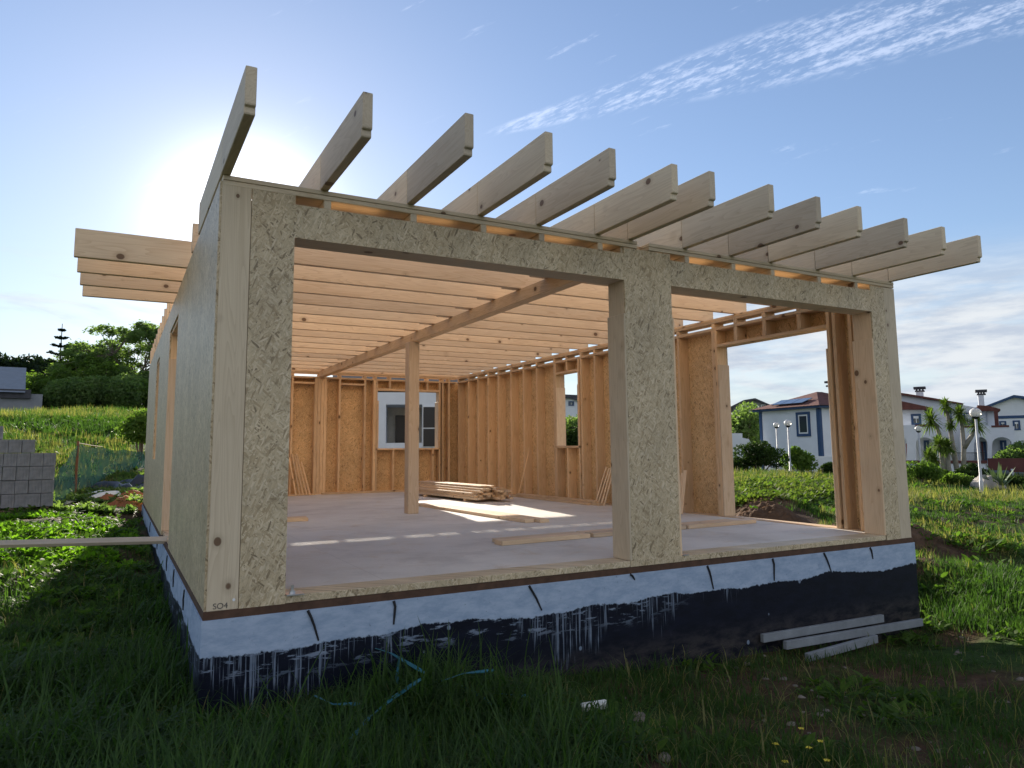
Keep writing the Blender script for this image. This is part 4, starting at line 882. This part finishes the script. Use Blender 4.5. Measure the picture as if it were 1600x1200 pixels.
for px, D, rx, h, lb, lm in ((1436, 28, .85, .75, 'bright green shrub beside the right corner of the house', TREEL2), (1473, 30, .6, .5, 'low shrub at the foot of the yuccas, left', TREEL2), (1515, 30, .8, .65, 'brownish shrub at the foot of the forked yucca', BUSHD), (1497, 28.5, .6, .4, 'low green shrub in front of the yucca trunks', TREEL2),
                              (1600, 44, 1.2, 2.2, 'leafy bush at the right edge in front of the blue striped house', TREEL), (1585, 30, .8, .35, 'low ground shrub right of the agave', BUSHD),
                              (1188, 30, 1.25, 1.65, 'big rounded dark hedge bush left of the twin street lamps', BUSHD), (1152, 30, .8, .9, 'dark low bush at the left edge of the right wall opening', BUSHD),
                              (1245, 34, .75, 1.5, 'bright bush growing over the low wall of the white house', TREEL2), (1297, 32, .45, .9, 'small planter bush by the blue pilaster of the white house', BUSHD)):
    q = at(px, 740, D); q[2] = gz1(q[0], q[1])
    bush(q, rx, rx*.8, h, lb, seed=int(px), lm=lm, leaf=.06 if D < 31 else .09, n=6000 if rx > 1 else 3000)
b0 = gp(1157, 52); tree(b0, topz(1157, 632, 52)-b0[2], 'green tree left of the white house, at the left of the opening', seed=41, n=8000, leaf=.17, cr=.9, tr=.14, trunk=.15, flat=.9)
b0 = gp(1180, 60); tree(b0, topz(1180, 640, 60)-b0[2], 'green tree between the gabled grey house and the white house', seed=42, n=8000, leaf=.18, cr=.95, tr=.14, trunk=.15, flat=.9, lm=TREEL2)
b0 = gp(1150, 75); tree(b0, 5.5, 'far dark tree beyond the right wall opening', seed=43, n=6000, leaf=.24, cr=1.2, tr=.2, trunk=.2, flat=.8)
b0 = gp(890, 60); bush(b0, 3.0, 2.0, topz(890, 640, 60)-b0[2], 'clipped green hedge seen through the small right wall window', name='hedge', seed=44, lm=TREEL, leaf=.15, n=6000, lumps=14)
b0 = gp(893, 38); bush(b0, 1.2, 1.2, topz(893, 655, 38)-b0[2], 'dark bush seen low in the small right wall window', seed=45, n=5000, leaf=.09)
b0 = gp(880, 26); bush(b0, 1.0, 1.0, .7, 'sunlit weeds clump seen at the sill of the small right wall window', seed=46, n=3000, leaf=.06, lm=TREEL2, cat='plant')
b0 = gp(905, 85); tree(b0, topz(905, 618, 85)-b0[2], 'far tree behind the dark roofed house in the small window', seed=47, n=5000, leaf=.28, cr=1.3, tr=.2, trunk=.2)

# ------------------------------------------------------------------ street lamps
def lamp(px, pg, D, lb, gr=.19):
    c = at(px, pg, D); g0 = gz1(c[0], c[1]); root = empty('street_lamp', (c[0], c[1], g0), lb, 'street lamp', 'globe street lamps'); z = c[2]
    MB().tube([(c[0], c[1], g0-.2), (c[0], c[1], g0+.4), (c[0], c[1], g0+.42), (c[0], c[1], z-gr*.95)], [.055, .055, .038, .032], 8).build('pole', POLE, root, smooth=True)
    MB().tube([(c[0], c[1], z-gr*1.15), (c[0], c[1], z-gr*.9), (c[0], c[1], z-gr*.72)], [.05, .09, .11], 10).build('collar', BLACK, root)
    MB().sphere((c[0], c[1], z), gr, 18, 12, (1, 1, .92)).build('globe', GLOBE, root, smooth=True)
    MB().tube([(c[0], c[1], z+gr*.80), (c[0], c[1], z+gr*.98)], [.08, .02], 10).build('cap', POLE, root)
lamp(1524, 645, 25, 'nearest globe street lamp, on a tall pale pole right of the house corner', .155)
lamp(1435, 670, 39, 'distant globe street lamp close to the right corner of the timber house', .15)
lamp(1213, 664, 36, 'left and lower of the twin globe street lamps in the wall opening', .135)
lamp(1231, 661, 32, 'right and taller of the twin globe street lamps in the wall opening', .15)

# ------------------------------------------------------------------ neighbouring houses
class Frame:
    """building frame: a along the facade, b away from the camera"""
    def __init__(s, px, D, turn=0):
        d = at(px, 700, 1)-CAM; a = math.atan2(d[0], d[1])+turn; s.f = np.array([math.sin(a), math.cos(a), 0]); s.r = np.array([math.cos(a), -math.sin(a), 0])
        s.o = np.array([*(at(px, 700, D)[:2]), 0.]); s.D = D
    def P(s, a, b, z): q = s.o+s.r*a+s.f*b; return (q[0], q[1], z)
    def px(s, px, py, b=0):
        d = ray(px, py); tt = (s.f@(s.o-np.array([CAM[0], CAM[1], 0]))+b)/(s.f@d); q = CAM+d*tt; return (q-s.o)@s.r, q[2]
    def box(s, mb, a0, a1, b0, b1, z0, z1): return mb.prism([s.P(a0, b0, z0), s.P(a1, b0, z0), s.P(a1, b1, z0), s.P(a0, b1, z0)], (0, 0, z1-z0))
    def pbox(s, mb, x0, y0, x1, y1, b0, b1, bref=None):
        br = b0 if bref is None else bref; a0, z1 = s.px(x0, y0, br); a1, z0 = s.px(x1, y1, br); zz = s.px((x0+x1)/2, y0, br)[1], s.px((x0+x1)/2, y1, br)[1]
        return s.box(mb, a0, a1, b0, b1, zz[1], zz[0])
    def poly(s, mb, pix, b0, b1): return mb.prism([s.P(*[(lambda q: (q[0], b0, q[1]))(s.px(x, y, b0))][0]) for x, y in pix], tuple(s.f*(b1-b0)))
def window(fr, root, x0, y0, x1, y1, b, trim=BLUET, tw=.12, shutter=.35):
    a0, z1 = fr.px(x0, y0, b); a1, z0 = fr.px(x1, y1, b); mb = MB()
    fr.box(mb, a0, a0+tw, b-.03, b+.05, z0, z1); fr.box(mb, a1-tw, a1, b-.03, b+.05, z0, z1); fr.box(mb, a0+tw, a1-tw, b-.03, b+.05, z1-tw, z1); fr.box(mb, a0+tw, a1-tw, b-.03, b+.05, z0, z0+tw)
    wn = mb.build('window', trim, root); m2 = MB(); fr.box(m2, a0+tw+.004, a1-tw-.004, b-.012, b+.02, z0+tw, z1-tw-(z1-z0-2*tw)*shutter); m2.build('pane', GLASS, wn)
    m3 = MB(); am = (a0+a1)/2; fr.box(m3, am-.014, am+.014, b-.022, b-.014, z0+tw, z1-tw-(z1-z0-2*tw)*shutter); m3.build('mullion', SHUT, wn)
    if shutter: m4 = MB(); fr.box(m4, a0+tw+.004, a1-tw-.004, b-.02, b+.02, z1-tw-(z1-z0-2*tw)*shutter+.004, z1-tw-.004); m4.build('shutter', SHUT, wn)
# white house with solar panels, in the opening
P1 = at(1283, 700, 42); P0 = at(1190, 700, 45); u = (P0-P1); u[2] = 0; lenu = np.linalg.norm(u); u /= lenu; v_ = np.array([u[1], -u[0], 0.])
zb, ze = -.9, at(1283, 637, 42)[2]
hA = empty('white_house', (P1[0], P1[1], zb), 'single storey white house with blue corner trim, red hip roof and solar panels', 'house')
def A(a, b, z): q = P1+u*a+v_*b; return (q[0], q[1], z)
def Abox(mb, a0, a1, b0, b1, z0, z1): return mb.prism([A(a0, b0, z0), A(a1, b0, z0), A(a1, b1, z0), A(a0, b1, z0)], (0, 0, z1-z0))
wd_ = 5.0
Abox(MB(), 0, lenu, 0, wd_, zb, ze).build('wall', WHITE, hA)
for a0, a1, b0, b1 in ((-.05, .16, -.05, .14), (lenu-.16, lenu+.04, -.05, .14)): Abox(MB(), a0, a1, b0, b1, zb+.05, ze-.02).build('corner_trim', BLUET, hA)
Abox(MB(), -.3, lenu+.3, -.3, wd_+.3, ze, ze+.12).build('cornice', BLUET, hA)
rz = ze+.12; ov = .4; hh = at(1270, 614, 46)[2]-rz
rf = MB().add([A(-ov, -ov, rz), A(lenu+ov, -ov, rz), A(lenu+ov, wd_+ov, rz), A(-ov, wd_+ov, rz), A(lenu/2, 2.3, rz+hh), A(lenu/2, wd_-2.3, rz+hh)], [(0, 1, 4), (1, 2, 5, 4), (2, 3, 5), (3, 0, 4, 5), (0, 3, 2, 1)]).build('roof', ROOF, hA)
n_ = np.cross(np.array(A(lenu+ov, -ov, rz))-np.array(A(-ov, -ov, rz)), np.array(A(lenu/2, 2.3, rz+hh))-np.array(A(-ov, -ov, rz))); n_ = n_/np.linalg.norm(n_); n_ *= np.sign(n_[2])
def RP(s_, t_):
    e0, e1, ap = [np.array(q) for q in (A(-ov, -ov, rz), A(lenu+ov, -ov, rz), A(lenu/2, 2.3, rz+hh))]; return e0+(e1-e0)*s_+(ap-(e0+e1)/2)*t_+n_*.08
for i, (s0, s1) in enumerate(((.28, .42), (.43, .57), (.58, .72))):
    MB().prism([RP(s0, .12), RP(s1, .12), RP(s1, .42), RP(s0, .42)], tuple(n_*.04)).build('solar_panel', SOLAR, hA)
ch = MB(); Abox(ch, 1.5, 2.1, 3.2, 3.8, rz, rz+hh+.30); c_ = ch.build('chimney', WHITE, hA)
cc = MB(); Abox(cc, 1.4, 2.2, 3.1, 3.9, rz+hh+.305, rz+hh+.40); Abox(cc, 1.35, 2.25, 3.05, 3.95, rz+hh+.52, rz+hh+.64)
for a_, b_ in ((1.5, 3.2), (2.0, 3.2), (1.5, 3.7), (2.0, 3.7)): Abox(cc, a_, a_+.14, b_, b_+.14, rz+hh+.40, rz+hh+.52)
cc.build('chimney_cap', ROOFD, c_)
wz0, wz1 = at(1259, 682, 43)[2], at(1259, 644, 43)[2]; sA = lenu*(1283-1259)/(1283-1190)
m1 = MB(); s0, s1 = sA-.5, sA+.45
for q in ((s0, s1, wz1-.14, wz1), (s0, s1, wz0, wz0+.14), (s0, s0+.14, wz0+.14, wz1-.14), (s1-.14, s1, wz0+.14, wz1-.14)): Abox(m1, q[0], q[1], -.06, .05, q[2], q[3])
w1 = m1.build('window', BLUET, hA); Abox(MB(), s0+.15, s1-.15, -.03, .04, wz0+.15, wz1-.15).build('pane', GLASS, w1)
m2 = MB()
for q in ((s0+.15, s0+.22, wz0+.15, wz1-.15), (s1-.22, s1-.15, wz0+.15, wz1-.15), (s0+.22, s1-.22, wz1-.22, wz1-.15), (s0+.22, s1-.22, wz0+.15, wz0+.22)): Abox(m2, q[0], q[1], -.045, -.032, q[2], q[3])
m2.build('frame', SHUT, w1)
# garden walls by it
fA = Frame(1270, 38); 
mb = MB(); fA.pbox(mb, 1232, 713, 1308, 760, 0, .2); tag(mb.build('garden_wall', WHITE), 'low white garden wall in front of the white house with solar panels', 'wall')
fB = Frame(1155, 44); mb = MB(); fB.poly(mb, [(1120, 677), (1160, 677), (1160, 684), (1170, 686), (1178, 700), (1178, 745), (1120, 745)], 0, .25); tag(mb.build('garden_wall', WHITE), 'stepped white boundary wall at the left of the right wall opening', 'wall')
# grey gabled house behind
fG = Frame(1175, 80); hG = empty('gabled_house', fG.P(0, 0, 0), 'distant grey house with a dark gabled roof behind the trees', 'house')
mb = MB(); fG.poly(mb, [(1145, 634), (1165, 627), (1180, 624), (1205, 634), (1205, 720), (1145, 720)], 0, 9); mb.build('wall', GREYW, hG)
mb = MB(); fG.poly(mb, [(1138, 637), (1162, 625), (1180, 622), (1210, 635), (1210, 637), (1180, 625), (1163, 628), (1139, 640)], -.5, 9.5); mb.build('roof', ROOFD, hG)
for x0 in (1160, 1177, 1189): window(fG, hG, x0, 632, x0+8, 640, -.02, SHUT, .1, 0)
# terrace houses on the right
fR = Frame(1500, 47); hR = empty('terrace_house', fR.P(0, 0, -.9), 'two storey white terrace house with balconies, arches and red roofs behind the yuccas', 'house')
mb = MB(); fR.poly(mb, [(1375, 612), (1417, 618), (1455, 625), (1500, 632), (1527, 637), (1527, 750), (1375, 750)], 2.5, 9); mb.build('wall', WHITE, hR)
mb = MB(); fR.poly(mb, [(1375, 609), (1417, 615), (1460, 622), (1505, 630), (1505, 632), (1460, 625), (1417, 618), (1375, 612)], 2.2, 9.4); mb.build('roof', ROOF, hR)
mb = MB(); fR.pbox(mb, 1395, 636, 1447, 676, 1.2, 2.49); mb.build('wall', WHITE, hR)
mb = MB(); fR.poly(mb, [(1385, 622), (1415, 628), (1456, 637), (1456, 640), (1385, 640)], .8, 3.0); mb.build('roof', ROOF, hR)
window(fR, hR, 1423, 647, 1440, 664, 1.18); 
def arcade(x0, x1, ya, yb, yc, arches, b0, b1, nm):
    """parapet + arched porch front: ya top, yb underside of the arch crown, yc ground"""
    mb = MB(); P = [(x0, ya), (x1, ya), (x1, yc)]
    for a0, a1 in arches[::-1]:
        xm = (a0+a1)/2; rr = (a1-a0)/2; P.append((a1, yc))
        for i in range(9):
            t_ = math.pi*i/8; P.append((xm+rr*math.cos(t_), yb+11*(1-math.sin(t_))))
        P.append((a0, yc))
    P.append((x0, yc)); fR.poly(mb, P, b0, b1); return mb.build(nm, WHITE, hR)
mb = MB(); fR.pbox(mb, 1400, 676, 1466, 680, .36, 2.48); fR.pbox(mb, 1500, 676, 1585, 680, .36, 1.5); mb.build('balcony_floor', WHITE, hR)
arcade(1400, 1466, 664, 683, 750, [(1404, 1417), (1431, 1458)], 0, .35, 'porch_front')
arcade(1500, 1585, 666, 683, 750, [(1522, 1543), (1550, 1581)], 0, .35, 'porch_front')
for x0, x1, y0, y1, m_, nm in ((1412, 1425, 693, 722, COPING, 'pillar'), (1530, 1540, 690, 725, COPING, 'pillar'), (1576, 1584, 690, 722, COPING, 'pillar')):
    mb = MB(); fR.pbox(mb, x0+3, y0, x1-2, y1, .5, .8); mb.build(nm, m_, hR)
mb = MB(); fR.pbox(mb, 1430, 663, 1452, 666.5, -.03, .38, -.03); mb.build('parapet_coping', COPING, hR)
mb = MB(); fR.pbox(mb, 1505, 665, 1527, 668, -.03, .38, -.03); fR.pbox(mb, 1549, 664.5, 1577, 667.5, -.03, .38, -.03); mb.build('parapet_coping', COPING, hR)
mb = MB(); fR.pbox(mb, 1527, 640, 1562, 750, 1.5, 7); mb.build('wall', WHITE, hR)
mb = MB(); fR.poly(mb, [(1527, 633), (1545, 634), (1563, 639), (1563, 642), (1527, 642)], 1.0, 7.4); mb.build('roof', ROOF, hR)
mb = MB(); fR.pbox(mb, 1553, 642, 1561, 665, .4, .7); mb.build('pillar', COPING, hR)
mb = MB(); fR.pbox(mb, 1541, 643, 1543, 665, 1.4, 1.5); fR.pbox(mb, 1484, 636, 1488, 664, 2.4, 2.5); mb.build('pilaster', BLUET, hR)
window(fR, hR, 1505, 645, 1522, 664, 2.48, BLUET, .08, .6); window(fR, hR, 1443, 688, 1454, 722, 2.48); window(fR, hR, 1532, 690, 1543, 720, 1.48); window(fR, hR, 1562, 688, 1575, 718, 1.48)
mb = MB(); fR.pbox(mb, 1540, 676, 1586, 750, 1.52, 6); mb.build('wall', WHITE, hR)
for x0, x1, yt, yb_, b in ((1431, 1443, 612, 622, 5), (1528, 1539, 617, 640, 4)):
    mb = MB(); fR.pbox(mb, x0, yt, x1, yb_, b, b+.6); c_ = mb.build('chimney', WHITE, hR); a0, z1 = fR.px(x0, yt, b); a1, _z = fR.px(x1, yt, b); cc = MB()
    fR.box(cc, a0-.05, a1+.05, b-.05, b+.65, z1+.004, z1+.07); fR.box(cc, a0-.12, a1+.12, b-.12, b+.72, z1+.17, z1+.3)
    for q in (a0, (a0+a1)/2-.04, a1-.08): fR.box(cc, q, q+.08, b, b+.12, z1+.07, z1+.17); fR.box(cc, q, q+.08, b+.46, b+.58, z1+.07, z1+.17)
    cc.build('chimney_cap', ROOFD, c_)
fW = Frame(1480, 40)
mb = MB(); fW.pbox(mb, 1395, 724, 1543, 765, 0, .2); gw = tag(mb.build('garden_wall', WHITE), 'long low white garden wall with red coping behind the yuccas', 'wall')
mb = MB(); fW.pbox(mb, 1395, 719.5, 1543, 724.2, -.04, .24, -.04); mb.build('coping', COPING, gw)
mb = MB()
for i in range(30): fW.pbox(mb, 1492+i*1.6, 708, 1492.35+i*1.6, 719, .08, .1)
fW.pbox(mb, 1492, 707, 1540, 708, .07, .11); mb.build('railing', BLACK, gw)
mb = MB(); fW.pbox(mb, 1543, 716, 1640, 738, .3, .5); tag(mb.build('garden_wall', COPING), 'brick red garden wall at the right edge, above the grey gate', 'wall')
mb = MB(); fW.pbox(mb, 1545, 735, 1579, 765, 0, .08); mb2 = simple('blue_grey_gate', (.12, .15, .20), .6); gt = tag(mb.build('gate', mb2), 'blue grey metal gate left of the white gate pillar', 'gate')
mb = MB(); fW.pbox(mb, 1587, 738, 1640, 765, 0, .08); tag(mb.build('gate', mb2), 'blue grey metal gate right of the white gate pillar', 'gate')
mb = MB(); fW.pbox(mb, 1580, 733, 1586, 765, -.1, .3); gp_ = tag(mb.build('gate_pillar', WHITE), 'white gate pillar between the two blue grey gates', 'pillar')
fS = Frame(1590, 68); hS = empty('blue_striped_house', fS.P(0, 0, -1), 'white gabled house with blue band and blue window frames at the right edge', 'house')
mb = MB(); fS.poly(mb, [(1540, 636), (1585, 619.5), (1640, 638), (1640, 750), (1540, 750)], 0, 8); mb.build('wall', WHITE, hS)
mb = MB(); fS.poly(mb, [(1532, 637), (1584, 617), (1600, 619), (1650, 638), (1650, 641), (1600, 623), (1584, 621), (1534, 640)], -.4, 8.4); mb.build('roof', BLUET, hS)
mb = MB(); fS.pbox(mb, 1541, 649, 1640, 653.5, -.05, -.004); mb.build('blue_band', BLUET, hS)
window(fS, hS, 1561, 658, 1573, 668, -.03, BLUET, .12, .3); window(fS, hS, 1582, 657, 1595, 672, -.03, BLUET, .12, .3); window(fS, hS, 1584, 694, 1598, 706, -.03, BLUET, .12, .3)
# white modern house behind the back window
fM = Frame(640, 28); hM = empty('flat_roofed_house', fM.P(0, 0, 0), 'modern white flat roofed house with dark openings seen through the back window', 'house')
mb = MB(); fM.pbox(mb, 500, 613, 760, 632, 0, 8); mb.build('fascia', WHITE, hM)
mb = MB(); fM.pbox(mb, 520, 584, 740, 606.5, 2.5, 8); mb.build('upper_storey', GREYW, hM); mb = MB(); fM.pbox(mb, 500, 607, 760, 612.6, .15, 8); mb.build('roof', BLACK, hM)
mb = MB(); fM.pbox(mb, 500, 632, 602, 740, 0, 6); fM.pbox(mb, 660, 632, 760, 740, 0, 6); fM.pbox(mb, 602, 692, 660, 740, 0, 1.9); mb.build('wall', WHITE, hM)
mb = MB(); fM.pbox(mb, 595, 630, 668, 740, 2, 2.2); mb.build('porch_wall', simple('beige_render', (.45, .43, .38), .85), hM)
mb = MB(); fM.pbox(mb, 618, 649, 642, 705, 1.9, 1.995, 1.9); mb.build('door', BLACK, hM)
mb = MB(); fM.pbox(mb, 660, 634, 684, 699, -.04, -.004); w2 = mb.build('window', SHUT, hM); mb = MB(); fM.pbox(mb, 661.5, 636, 682, 668, -.06, -.045); fM.pbox(mb, 661.5, 670, 682, 697.5, -.06, -.045); mb.build('pane', BLACK, w2)
# houses in the small window and grey building at left
fN = Frame(893, 75); hN = empty('dark_roofed_house', fN.P(0, 0, 0), 'small white house with a dark roof seen through the narrow right wall window', 'house')
mb = MB(); fN.poly(mb, [(860, 628), (887, 619), (920, 630), (920, 720), (860, 720)], 0, 8); mb.build('wall', WHITE, hN)
mb = MB(); fN.poly(mb, [(852, 628), (876, 616), (925, 618), (925, 632), (887, 621), (852, 631)], -.4, 8); mb.build('roof', ROOFD, hN)
window(fN, hN, 888, 627, 897, 634, -.03, BLUET, .1, 0)
fL = Frame(20, 72); hL = empty('grey_building', fL.P(0, 0, 1), 'long low grey building with a pale metal roof at the left edge', 'building')
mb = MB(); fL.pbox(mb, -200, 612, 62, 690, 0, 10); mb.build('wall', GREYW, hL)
mb = MB(); a0, z0 = fL.px(-200, 606, -.6); a1, _z = fL.px(40, 606, -.6); z1 = fL.px(0, 571, 4)[1]
mb.prism([fL.P(a0, -.6, z0), fL.P(a0, 5, z1), fL.P(a0, 10.6, z0)], tuple(fL.r*(a1-a0))); mb.build('roof', simple('metal_roof', (.20, .23, .27), .8, .1, 2), hL)
mb = MB(); fL.pbox(mb, 0, 608, 48, 622, -.3, -.01); mb.build('awning', ROOFD, hL)
